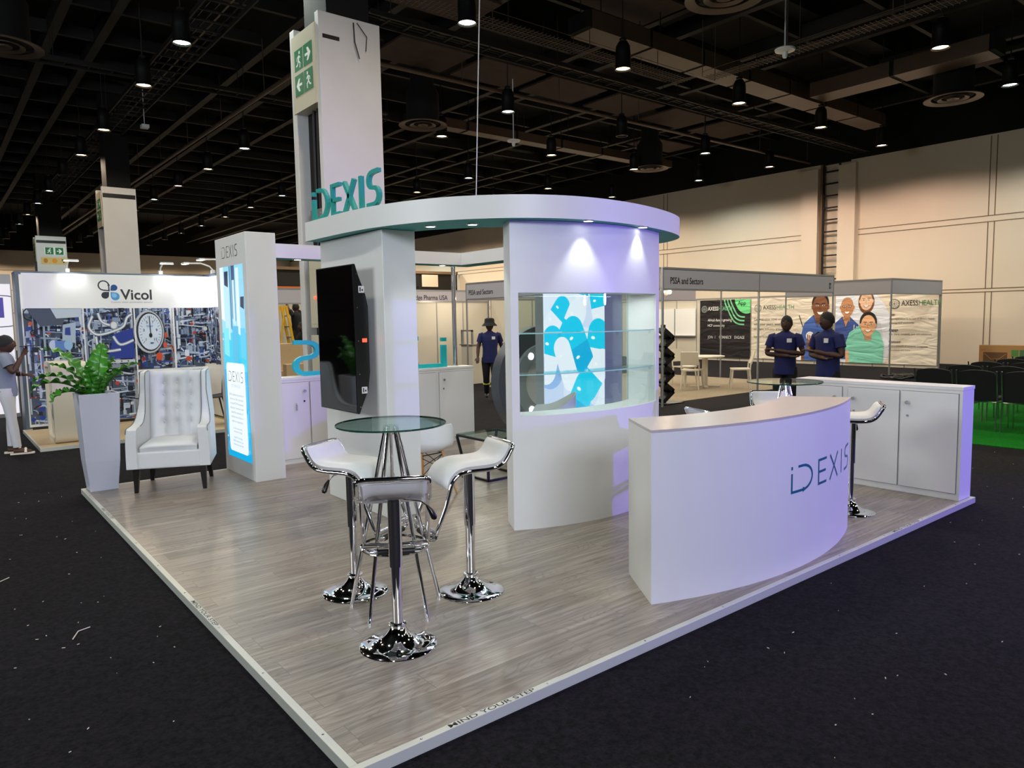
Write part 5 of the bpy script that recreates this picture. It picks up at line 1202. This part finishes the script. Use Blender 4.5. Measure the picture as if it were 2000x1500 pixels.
# info counter behind the walking person
t = thing('info_counter', 'small white info counter behind the walking person', 'counter', (10.2, 12.8, FZ))
g = G(); g.box(9.85, 10.9, 12.9, 13.4, FZ, .95); obj('counter_body', g, M['panel'], t, bevel=.005)
g = G(); g.box(9.82, 10.93, 12.87, 13.43, .95, .98); obj('counter_top', g, M['alu'], t)
g = G(); g.box(9.85, 9.89, 12.9, 12.94, .98, 1.35); g.box(9.85, 9.89, 13.36, 13.4, .98, 1.35); g.box(9.85, 9.89, 12.9, 13.4, 1.31, 1.35); obj('riser_frame', g, M['alu'], t)
# gallery with screens on the far wall
t = thing('wall_gallery', 'dark gallery opening with black and white panels on the far wall', 'gallery', (22, 59.7, 3))
# (seen under the rear beam, between the column and the chrome pole)
g = G(); g.box(10.5, 24.0, 34, 34.2, 2.2, 4.3); obj('dark_front', g, M['dark2'], t)
for k in range(6):
    g = G(); g.box(15.0+k*1.3, 16.1+k*1.3, 33.94, 33.99, 3.55, 4.25); obj('wall_panel', g, M['black'] if k % 2 == 0 else M['wall'], t)
g = G(); g.box(10.5, 24, 33.9, 34.2, 4.3, 4.45); obj('gallery_edge', g, M['seam'], t)
g = G(); g.box(10.5, 24, 34.0, 34.2, FZ, 2.2); obj('lower_wall', g, M['wall'], t)

# zigzag rack
t = thing('brochure_rack', 'black zigzag brochure rack beside the PSSA stand', 'rack', (9.68, 6.62, FZ))
g = G(); g.box(9.93, 10.0, 6.72, 6.78, FZ, 1.46); obj('upright', g, M['black'], t)
g = G(); g.box(9.62, 10.2, 6.42, 6.86, FZ, FZ+.02); obj('foot_plate', g, M['black'], t)
zz = [Vector((10.04 if k % 2 else 9.76, 6.62, FZ+.06+k*.17)) for k in range(9)]
for a_, b_ in zip(zz, zz[1:]):
    g = G(); g.beam(a_, b_, .28, .075, up=(0, 1, 0)) if False else g.beam(a_, b_, .16, .085); obj('pocket', g, M['black'], t)
# white table and chairs
t = thing('cafe_table', 'round cream cafe table between white chairs', 'table', (13.0, 8.0, FZ+.008))
g = G(); g.lathe([(.44, .7), (.45, .715), (.44, .73)], (13, 8, FZ+.008), 40); obj('table_top', g, M['cream'], t)
g = G(); g.box(12.95, 13.05, 7.95, 8.05, FZ+.04, .66); obj('pedestal', g, M['cream'], t, bevel=.01)
for k in range(4):
    a = PI/4+k*PI/2; g = G(); g.beam((13, 8, FZ+.03), (13+.34*math.cos(a), 8+.34*math.sin(a), FZ+.025), .06, .035); obj('foot', g, M['cream'], t)
def cafe_chair():
    t = bpy.data.objects.new('plastic_chair', None); C.objects.link(t); K = dict(world=False)
    def s(u, v): a = u*2-1; return (.21-.42*v, a*(.22-.02*v), .455-.012*math.cos(a*PI/2))
    g = G(); g.grid(s, 10, 10, thick=.03); obj('seat', g, M['cream'], t, **K)
    g = G(); hole = 0
    vs = []
    def b(u, v): a = u*2-1; return (-.2-.09*v-.02*(1-a*a), a*(.21-.02*v), .56+.30*v)
    g.grid(b, 12, 10, thick=.022)
    for sg in (-1, 1): g.tube([(-.19, sg*.2, .44), (-.2, sg*.2, .56), (-.215, sg*.2, .62)], .016, 8)
    obj('backrest', g, M['cream'], t, **K)
    for sx in (-1, 1):
        for sy in (-1, 1):
            g = G(); g.tube([(sx*.18, sy*.18, .44), (sx*.22, sy*.2, 0)], [.022, .015], 8); obj('leg', g, M['cream'], t, **K)
    return t
cc = cafe_chair(); GC = 'cream plastic chairs at the round table'
place(cc, (12.45, 7.95, FZ+.008), 25); tag(cc, 'cream plastic chair left of the round cafe table, back toward the rack', 'chair', GC)
place(copy_tree(cc), (13.2, 8.75, FZ+.008), -100, 'cream plastic chair behind the round cafe table', GC)
place(copy_tree(cc), (13.3, 7.25, FZ+.008), 130, 'cream plastic chair right of the round cafe table, in profile', GC)

# green carpet and conference chairs
g = G(); g.box(9.1, 17, -6, 2.55, FZ, FZ+.01); tag(obj('green_carpet', g, M['greenc']), 'bright green carpet under the rows of black chairs', 'carpet')
def conf_chair():
    t = bpy.data.objects.new('conference_chair', None); C.objects.link(t); K = dict(world=False)
    def b(u, v): a = u*2-1; w = .235*(1-.0*v) if v < .8 else .235*(1-.12*((v-.8)/.2)**2); return (-.2-.06*v+.02*a*a, a*w, .42+.43*v-.03*(a*a)*max(0, v-.5)*2)
    g = G(); g.grid(b, 12, 12, thick=.035); obj('backrest', g, M['trous'], t, **K)
    g = G(); g.box(-.19, .24, -.23, .23, .41, .46); obj('seat', g, M['trous'], t, bevel=.015, **K)
    for sy in (-1, 1):
        g = G(); g.tube([(-.3, sy*.25, .84), (-.25, sy*.25, .6), (-.22, sy*.25, .44), (-.26, sy*.25, 0)], .011, 8); obj('leg', g, M['satin'], t, **K)
        g = G(); g.tube([(-.2, sy*.25, .40), (.2, sy*.25, .40), (.23, sy*.25, .38), (.25, sy*.25, 0)], .011, 8); obj('leg', g, M['satin'], t, **K)
    g = G(); g.cyl((-.2, -.25, .40), (-.2, .25, .40), .009, seg=8); g.cyl((.2, -.25, .40), (.2, .25, .40), .009, seg=8); obj('seat_frame', g, M['satin'], t, **K)
    return t
kc = conf_chair(); first = True
for r in range(5):
    for k in range(5):
        x = 10.55+r*.98; y = 2.02-k*.56-(r % 2)*.05-r*.02
        if r == 0 and k > 3: continue
        o = kc if first else copy_tree(kc); first = False
        lb_ = 'black conference chair, %s row from the booth, %s seat from the left' % (('front', 'second', 'third', 'fourth', 'fifth')[r], ORD[k])
        place(o, (x, y, FZ+.01), 0, lb_, 'black conference chairs on the green carpet'); o['category'] = 'chair'
t = thing('cardboard_box', 'wide brown cardboard carton with red lettering against the right wall', 'box', (23.6, 4.9, FZ))
g = G(); g.box(23.5, 23.72, 4.0, 5.82, FZ, .6); obj('carton', g, M['cardboard'], t, bevel=.008)
cv = Canvas((23.495, 5.8, FZ+.02), (0, -1, 0), (0, 0, 1), 1.78, .6, .001, (168, 126, 74)); cv.text('JVC', .03, .46, .09, (190, 60, 40), .01); cv.rect(.1, .0, .72, .42, (96, 66, 34)); cv.line([(.13, .38), (.3, .22), (.5, .22), (.69, .38)], .02, (150, 110, 60)); cv.rect(.82, .3, 1.0, .5, (70, 130, 60)); cv.rect(1.03, .3, 1.2, .5, (60, 110, 60)); obj('carton_print', cv.g, M['print_'], t, fix=False)
rnd = random.Random(5)
g = G()
for k in range(9):
    cx, cy = 18.1+rnd.uniform(-.45, .45), 5.6+rnd.uniform(-.35, .35); g.tube([(cx+.22*math.cos(a)*rnd.uniform(.6, 1.3), cy+.22*math.sin(a)*rnd.uniform(.6, 1.3), FZ+.03+.05*rnd.random()) for a in [i*PI/5 for i in range(9)]], .028, 7)
tag(obj('cable_heap', g, M['black']), 'heap of black cables on the carpet by the medical staff banner', 'cables')

# far builders: ladder, crate, men
t = thing('partition_wall', 'pale partition with an orange strip behind the man on the ladder', 'partition', (8, 26, FZ))
g = G(); g.box(5.2, 12, 26, 26.1, FZ, 3.05); obj('panel', g, M['beige'], t)
g = G(); g.box(8.6, 12, 25.97, 26.0, 2.75, 3.05); obj('orange_strip', g, M['orange'], t)
for lb_, bx in (('raw board crate standing on another behind the teal S', (5.0, 5.6, 13.6, 13.9, .55, 1.15)), ('wide raw board panel leaning low behind the teal S', (4.9, 5.9, 12.9, 13.1, FZ, .72))):
    g = G(); g.box(*bx); tag(obj('board_crate', g, M['mdf'], bevel=.004), lb_, 'crate')
g = G(); g.box(4.95, 5.9, 13.4, 14.0, FZ, .55); tag(obj('board_crate', g, M['mdf'], bevel=.004), 'raw board crate under the stacked crate behind the teal S', 'crate')
t = thing('step_ladder', 'yellow step ladder with a man standing on it, beyond the rear cabinet', 'ladder', (7.1, 18.1, FZ))
for sy in (-.18, .18):
    g = G(); g.beam((6.95, 18.1+sy, 2.1), (7.3, 18.1+sy, FZ), .03, .07); obj('rail', g, M['yellow'], t)
    g = G(); g.beam((6.90, 18.1+sy, 2.1), (6.6, 18.1+sy, FZ), .03, .04); obj('rear_rail', g, M['yellow'], t)
for k in range(6):
    f = (k+1)/7; g = G(); g.box(6.95+.35*f-.04, 6.95+.35*f+.04, 17.92, 18.28, 2.1-2.15*f, 2.13-2.15*f); obj('step', g, M['alu'], t)

# ================================================================== PEOPLE
def skinmesh(nodes, edges, sub=2):
    """nodes: name -> (x,y,z,rx,ry); grown with a Skin modifier from the first node"""
    me = bpy.data.meshes.new('s'); names = list(nodes); idx = {n: i for i, n in enumerate(names)}
    me.from_pydata([nodes[n][:3] for n in names], [(idx[a], idx[b]) for a, b in edges], [])
    o = bpy.data.objects.new('s', me); C.objects.link(o); o.modifiers.new('k', 'SKIN')
    for i, n in enumerate(names): d = me.skin_vertices[0].data[i]; d.radius = nodes[n][3:5]; d.use_root = i == 0
    s = o.modifiers.new('u', 'SUBSURF'); s.levels = sub; s.render_levels = sub
    bpy.context.view_layer.update(); m2 = bpy.data.meshes.new_from_object(o.evaluated_get(bpy.context.evaluated_depsgraph_get()))
    v = [x.co.copy() for x in m2.vertices]; f = [tuple(p.vertices) for p in m2.polygons]
    bpy.data.objects.remove(o); bpy.data.meshes.remove(me); bpy.data.meshes.remove(m2); return v, f
def person(label, loc, deg, J, shirt, pants, hat=None, hairm='hair', feet='shoe', badge=True, scale=1.0, sleeve=.55, sex=0, hivis=False):
    """J: joints facing +x. elL elR haL haR knL knR anL anR, head (x,y,z)"""
    t = thing('person', label, 'person'); K = dict(world=False)
    D = dict(pel=(0, 0, .95), sp=(0, 0, 1.12), ch=(.0, 0, 1.32), nk=(.0, 0, 1.47), shL=(0, .18, 1.40), shR=(0, -.18, 1.40), hipL=(0, .09, .9), hipR=(0, -.09, .9), elL=(-.03, .24, 1.12), elR=(-.03, -.24, 1.12), haL=(.03, .25, .88), haR=(.03, -.25, .88), knL=(.02, .1, .5), knR=(.02, -.1, .5), anL=(0, .1, .08), anR=(0, -.1, .08), hd=(.02, 0, 1.60))
    D.update(J); V = {k: Vector(v) for k, v in D.items()}
    lp = lambda a, b, f: V[a].lerp(V[b], f)
    N = {}; Ed = []
    def nd(n, p, r, r2=None): N[n] = (p[0], p[1], p[2], r, r2 or r)
    nd('pel', V['pel'], .10, .08); nd('sp', V['sp'], .095, .075); nd('ch', V['ch'], .10, .08); nd('nk', V['nk'], .056); nd('nk2', V['nk'].lerp(V['hd'], .45), .054)
    Ed += [('pel', 'sp'), ('sp', 'ch'), ('ch', 'nk'), ('nk', 'nk2')]
    for s in 'LR':
        nd('sh'+s, V['sh'+s], .05); nd('ua'+s, lp('sh'+s, 'el'+s, .5), .046); nd('el'+s, V['el'+s], .042); nd('fa'+s, lp('el'+s, 'ha'+s, .4), .040); nd('wr'+s, lp('el'+s, 'ha'+s, .92), .026)
        Ed += [('ch', 'sh'+s), ('sh'+s, 'ua'+s), ('ua'+s, 'el'+s), ('el'+s, 'fa'+s), ('fa'+s, 'wr'+s)]
        nd('hip'+s, V['hip'+s], .075); nd('th'+s, lp('hip'+s, 'kn'+s, .5), .07); nd('kn'+s, V['kn'+s], .056); nd('cf'+s, lp('kn'+s, 'an'+s, .35), .056); nd('an'+s, V['an'+s], .036)
        Ed += [('pel', 'hip'+s), ('hip'+s, 'th'+s), ('th'+s, 'kn'+s), ('kn'+s, 'cf'+s), ('cf'+s, 'an'+s)]
    v, f = skinmesh(N, Ed); g = G(); g.add(v, f, 0, None, True)
    # head with jaw, nose, ears, eyes
    h = V['hd']; dr = (h-V['nk']); tilt = 0
    hdv = []
    seg, rings = 20, 14
    for i in range(rings+1):
        ph = PI*i/rings
        for k in range(seg):
            th = 2*PI*k/seg; x = math.sin(ph)*math.cos(th); y = math.sin(ph)*math.sin(th); z = -math.cos(ph)
            jaw = max(0, -z); xx = x*.104*(1-.12*jaw); yy = y*.082*(1-.30*jaw**2); zz = z*.124
            if x > .3 and z < 0: xx += .012*jaw
            if x > .75 and abs(y) < .25 and -.35 < z < .25: xx += .016
            if x > .7 and abs(abs(y)-.38) < .15 and .05 < z < .3: xx -= .008
            hdv.append(h+Vector((xx, yy, zz)))
    fs = [(i*seg+k, i*seg+(k+1) % seg, (i+1)*seg+(k+1) % seg, (i+1)*seg+k) for i in range(rings) for k in range(seg)]; g.add(hdv, fs, 0, None, True)
    g.tube([h+Vector((.094, 0, .02)), h+Vector((.112, 0, -.02)), h+Vector((.098, 0, -.035))], [.008, .014, .012], 8)
    for s in (1, -1): g.ball(h+Vector((-.0, s*.076, -.005)), (.018, .008, .03), 10, 6)
    g.tube([h+Vector((.086, -.024, -.062)), h+Vector((.094, 0, -.064)), h+Vector((.086, .024, -.062))], .006, 6)
    # hands: palm, four fingers, thumb
    for s, sg in (('L', 1), ('R', -1)):
        w_ = N['wr'+s]; wr = Vector(w_[:3]); d = (V['ha'+s]-V['el'+s]).normalized(); side = d.cross(Vector((0, 0, 1)))
        side = side.normalized() if side.length > .2 else Vector((1, 0, 0)); side = side*(1 if s == 'L' else -1); nrm = d.cross(side).normalized()
        g.tube([wr-d*.01, wr+d*.03, wr+d*.07, wr+d*.095], [.026, .034, .038, .034], 10, flat=.5)
        for q in range(4):
            b = wr+d*.09+side*(-.026+.0175*q); L = (.06, .072, .068, .052)[q]; g.tube([b, b+d*L*.45+nrm*.004, b+d*L*.8+nrm*.016, b+d*L*.95+nrm*.026], [.0095, .009, .0078, .0055], 7)
        b = wr+d*.03-side*.03; g.tube([b, b-side*.02+d*.025, b-side*.024+d*.055+nrm*.006], [.012, .010, .007], 7)
    body = obj('body', g, M['skin'], t, fix=False, **K)
    g = G()
    for s in (1, -1): g.ball(h+Vector((.084, s*.03, .018)), (.008, .009, .005), 8, 6)
    obj('eyes', g, M['badge'], body, **K); g = G()
    for s in (1, -1): g.ball(h+Vector((.092, s*.03, .018)), (.0035, .004, .004), 8, 5)
    obj('pupils', g, M['hair'], body, **K)
    # hair or hat
    g = G()
    def cap(rx, ry, rz, dx, dz, lo=.1):
        vs = []
        for i in range(9):
            ph = PI/2*(1-lo*0)*i/8
            for k in range(20):
                th = 2*PI*k/20; front = max(0, math.cos(th)); zz = math.sin(ph)
                zlow = -.25+.55*front
                z = zlow*(1-i/8)+1*(i/8); rr = math.sqrt(max(0, 1-z*z)) if i < 8 else .001
                vs.append(h+Vector((dx+rx*rr*math.cos(th), ry*rr*math.sin(th), dz+rz*z)))
        g.add(vs, [(i*20+k, i*20+(k+1) % 20, (i+1)*20+(k+1) % 20, (i+1)*20+k) for i in range(8) for k in range(20)], 0, None, True)
    if hat == 'bucket':
        g.lathe([(.165, -.02), (.155, .0), (.112, .045), (.108, .055), (.10, .13), (.06, .15), (.001, .153)], h+Vector((0, 0, .01)), 24, capb=False); obj('hat', g, M['hair'], body, **K)
    else:
        cap(.110, .088, .131, -.008, .003)
        if hat == 'bun': g.ball(h+Vector((-.11, 0, .03)), (.045, .04, .045)); cap(.112, .084, .13, -.01, .004)
        obj('hair', g, M[hairm], body, **K)
    # shirt: lofted torso with sleeves
    def loft(g, rings, m=0, seg=22, pw=2.4, cap=True):
        vs = []
        for c, rx, ry in rings:
            for k in range(seg):
                th = 2*PI*k/seg; a, b = math.cos(th), math.sin(th); q = (abs(a)**pw+abs(b)**pw)**(-1/pw); vs.append((c[0]+rx*a*q, c[1]+ry*b*q, c[2]))
        n = len(rings); fs = [(i*seg+k, i*seg+(k+1) % seg, (i+1)*seg+(k+1) % seg, (i+1)*seg+k) for i in range(n-1) for k in range(seg)]
        if cap: fs += [tuple(range(seg-1, -1, -1)), tuple((n-1)*seg+k for k in range(seg))]
        g.add(vs, fs, m, None, True)
    P_, S_, C_, K_ = V['pel'], V['sp'], V['ch'], V['nk']; wS = (V['shL']-V['shR']).length/2; mid = (V['shL']+V['shR'])/2
    z_ = lambda v, dz: (v.x, v.y, v.z+dz)
    fw = .92 if sex else 1
    g = G(); loft(g, [(z_(P_, -.13), .125, .172*1.02), (z_(P_, -.06), .13, .172), (z_(P_, .06), .122, .158*fw), (z_(S_, 0), .118, .155*fw), (z_(C_, -.08), .128, .172*fw), (z_(C_, .02), .125, .18), (z_(mid, .0), .105, wS+.012), (z_(mid, .035), .085, wS-.03), (z_(K_, -.005), .066, .075), (z_(K_, .012), .056, .06)])
    for s in 'LR':
        a, b = V['sh'+s], V['el'+s]; e = a.lerp(b, sleeve)
        g.tube([a.lerp(mid, .25)+Vector((0, 0, .0)), a+Vector((0, 0, -.01)), a.lerp(b, sleeve*.5), e], [.066, .07, .066, .068], 14)
    st_ = obj('shirt', g, shirt, body, fix=False, **K)
    g = G(); loft(g, [(z_(P_, -.14), .118, .16), (z_(P_, -.04), .122, .158), (z_(P_, .05), .11, .142)])
    for s in 'LR':
        h_, k_, a_ = V['hip'+s], V['kn'+s], V['an'+s]; e = .9 if sex else 1
        g.tube([h_+Vector((0, 0, .03)), h_+Vector((0, 0, -.06)), h_.lerp(k_, .5), k_, k_.lerp(a_, .35), k_.lerp(a_, .94)], [.088, .098, .086*e, .068*e, .068*e, .056*e], 16)
    tr = obj('trousers', g, pants, body, fix=False, **K)
    for s in 'LR':
        a = V['an'+s]; g = G(); fl = a.z-.08
        if feet == 'shoe':
            g.tube([a+Vector((-.06, 0, -.035)), a+Vector((0, 0, -.03)), a+Vector((.09, 0, -.045)), a+Vector((.17, 0, -.055)), a+Vector((.2, 0, -.06))], [.036, .045, .04, .034, .015], 10)
            obj('shoe', g, M['shoe'], body, **K)
        else:
            g.tube([a+Vector((-.05, 0, -.03)), a+Vector((.02, 0, -.03)), a+Vector((.12, 0, -.05)), a+Vector((.16, 0, -.052))], [.03, .036, .034, .02], 10, m=0)
            obj('foot', g, M['skin'], body, **K); g = G(); g.prism([(a.x+x, a.y+y) for x, y in ((-.09, -.035), (.1, -.045), (.19, -.03), (.2, 0), (.19, .03), (.1, .045), (-.09, .035))], fl, fl+.022); g.tube([a+Vector((.09, -.045, -.06)), a+Vector((.09, 0, -.005)), a+Vector((.09, .045, -.06))], .018, 8); obj('sandal', g, M['sandal'], body, **K)
        if hivis: g = G(); c_ = lp('kn'+s, 'an'+s, .35); g.lathe([(.075, -.025), (.078, 0), (.075, .025)], c_, 16, capb=False, capt=False); obj('reflective_band', g, M['hivis'], tr, **K)
    if badge:
        c_ = V['ch']+Vector((.135, .08, .02)); g = G(); g.box(c_.x-.012, c_.x+.0, c_.y-.035, c_.y+.035, c_.z-.03, c_.z+.03); obj('name_badge', g, M['badge'], st_, **K)
    t.scale = (scale,)*3
    place(t, loc, deg); return t
ARMSX = dict(elL=(.03, .27, 1.13), elR=(.03, -.27, 1.13), haL=(.16, -.15, 1.20), haR=(.17, .13, 1.10), shL=(.02, .19, 1.39), shR=(.02, -.19, 1.39))
p1 = person('man in a navy polo with folded arms, left one of the pair', (8.8, 3.50, FZ), -160, dict(ARMSX, hd=(.03, .02, 1.59)), M['navy'], M['trous'], scale=.965)
p2 = person('man in a navy polo with folded arms facing left, right one of the pair', (8.3, 2.58, FZ), 165, dict(ARMSX, hd=(.04, .0, 1.60)), M['navy'], M['trous'], scale=.985)
p3 = person('person in a navy T-shirt and dark bucket hat walking toward the booth', (7.85, 9.5, FZ), -128, dict(knL=(.13, .09, .5), anL=(.10, .09, .09), knR=(-.02, -.09, .49), anR=(-.26, -.09, .14), elL=(-.12, .25, 1.14), haL=(-.06, .26, .9), elR=(.02, -.25, 1.13), haR=(.14, -.26, .92)), M['navy'], M['trous'], hat='bucket', hivis=True, scale=.965)
p4 = person('woman in a grey T-shirt and white jeans holding a phone to her mouth', (-.33, 9.25, FZ), -8, dict(elL=(.06, .24, 1.12), haL=(.24, .02, 1.10), elR=(.10, -.22, 1.14), haR=(.22, -.08, 1.38), hd=(.03, 0, 1.53), nk=(.0, 0, 1.41), ch=(0, 0, 1.27), shL=(0, .16, 1.35), shR=(0, -.16, 1.35), knL=(.02, .09, .48), knR=(.04, -.09, .48), anR=(.08, -.08, .08)), M['greyt'], M['denimw'], hat='bun', feet='sandal', badge=False, sex=1, scale=.95)
g = G(); g.beam((-.16, 9.145, 1.372), (.02, 9.12, 1.385), .07, .011); tag(obj('mobile_phone', g, M['blackp']), 'dark phone held flat before the woman\'s mouth', 'phone')
g = G(); g.box(-.16, -.155, 9.28, 9.36, .92, 1.05); g.tube([(-.158, 9.32, 1.05), (-.2, 9.3, 1.2), (-.28, 9.27, 1.36)], .003, 6); tag(obj('lanyard_badge', g, M['badge']), 'white lanyard badge hanging at the woman\'s waist', 'badge')
p5 = person('worker in black reaching overhead while standing on the yellow ladder', (7.4, 18.3, .45), 120, dict(elL=(.15, .2, 1.6), haL=(.25, .12, 1.82), elR=(.12, -.2, 1.58), haR=(.24, -.1, 1.8)), M['trous'], M['dark2'], badge=False)
p6 = person('man in black bending over the raw boards behind the teal S', (6.15, 14.5, FZ), 200, dict(ch=(.12, 0, 1.3), nk=(.18, 0, 1.43), hd=(.24, 0, 1.56), shL=(.12, .18, 1.37), shR=(.12, -.18, 1.37), elL=(.3, .22, 1.15), haL=(.5, .15, 1.1), elR=(.3, -.22, 1.12), haR=(.52, -.15, 1.05)), M['trous'], M['trous'], badge=False)
# litter on the dark carpet
rnd = random.Random(11); g = G()
for k in range(240):
    if rnd.random() < .55: x, y = rnd.uniform(1.0, 7.5), rnd.uniform(-3.2, -.08)
    else: x, y = rnd.uniform(-1.6, -.08), rnd.uniform(.3, 6.5)
    if rnd.random() < .25: x, y = rnd.uniform(6.1, 9), rnd.uniform(-2.5, 1.5)
    a = rnd.random()*PI; s = rnd.uniform(.0012, .003)*(1.7 if rnd.random() < .1 else 1); L = s*rnd.uniform(1, 3)
    g.beam((x-L*math.cos(a), y-L*math.sin(a), FZ+.003), (x+L*math.cos(a), y+L*math.sin(a), FZ+.003), s, .003)
for pts in ([(-.9, 3.3), (-.86, 3.42), (-.78, 3.5)], [(-.6, 2.1), (-.56, 2.2), (-.5, 2.22)], [(-.95, 5.2), (-.9, 5.22)]): g.tube([(x, y, FZ+.005) for x, y in pts], .003, 5)
tag(obj('carpet_litter', g, M['cream']), 'pale wood chips and thread scattered over the dark carpet', 'litter', kind='stuff')
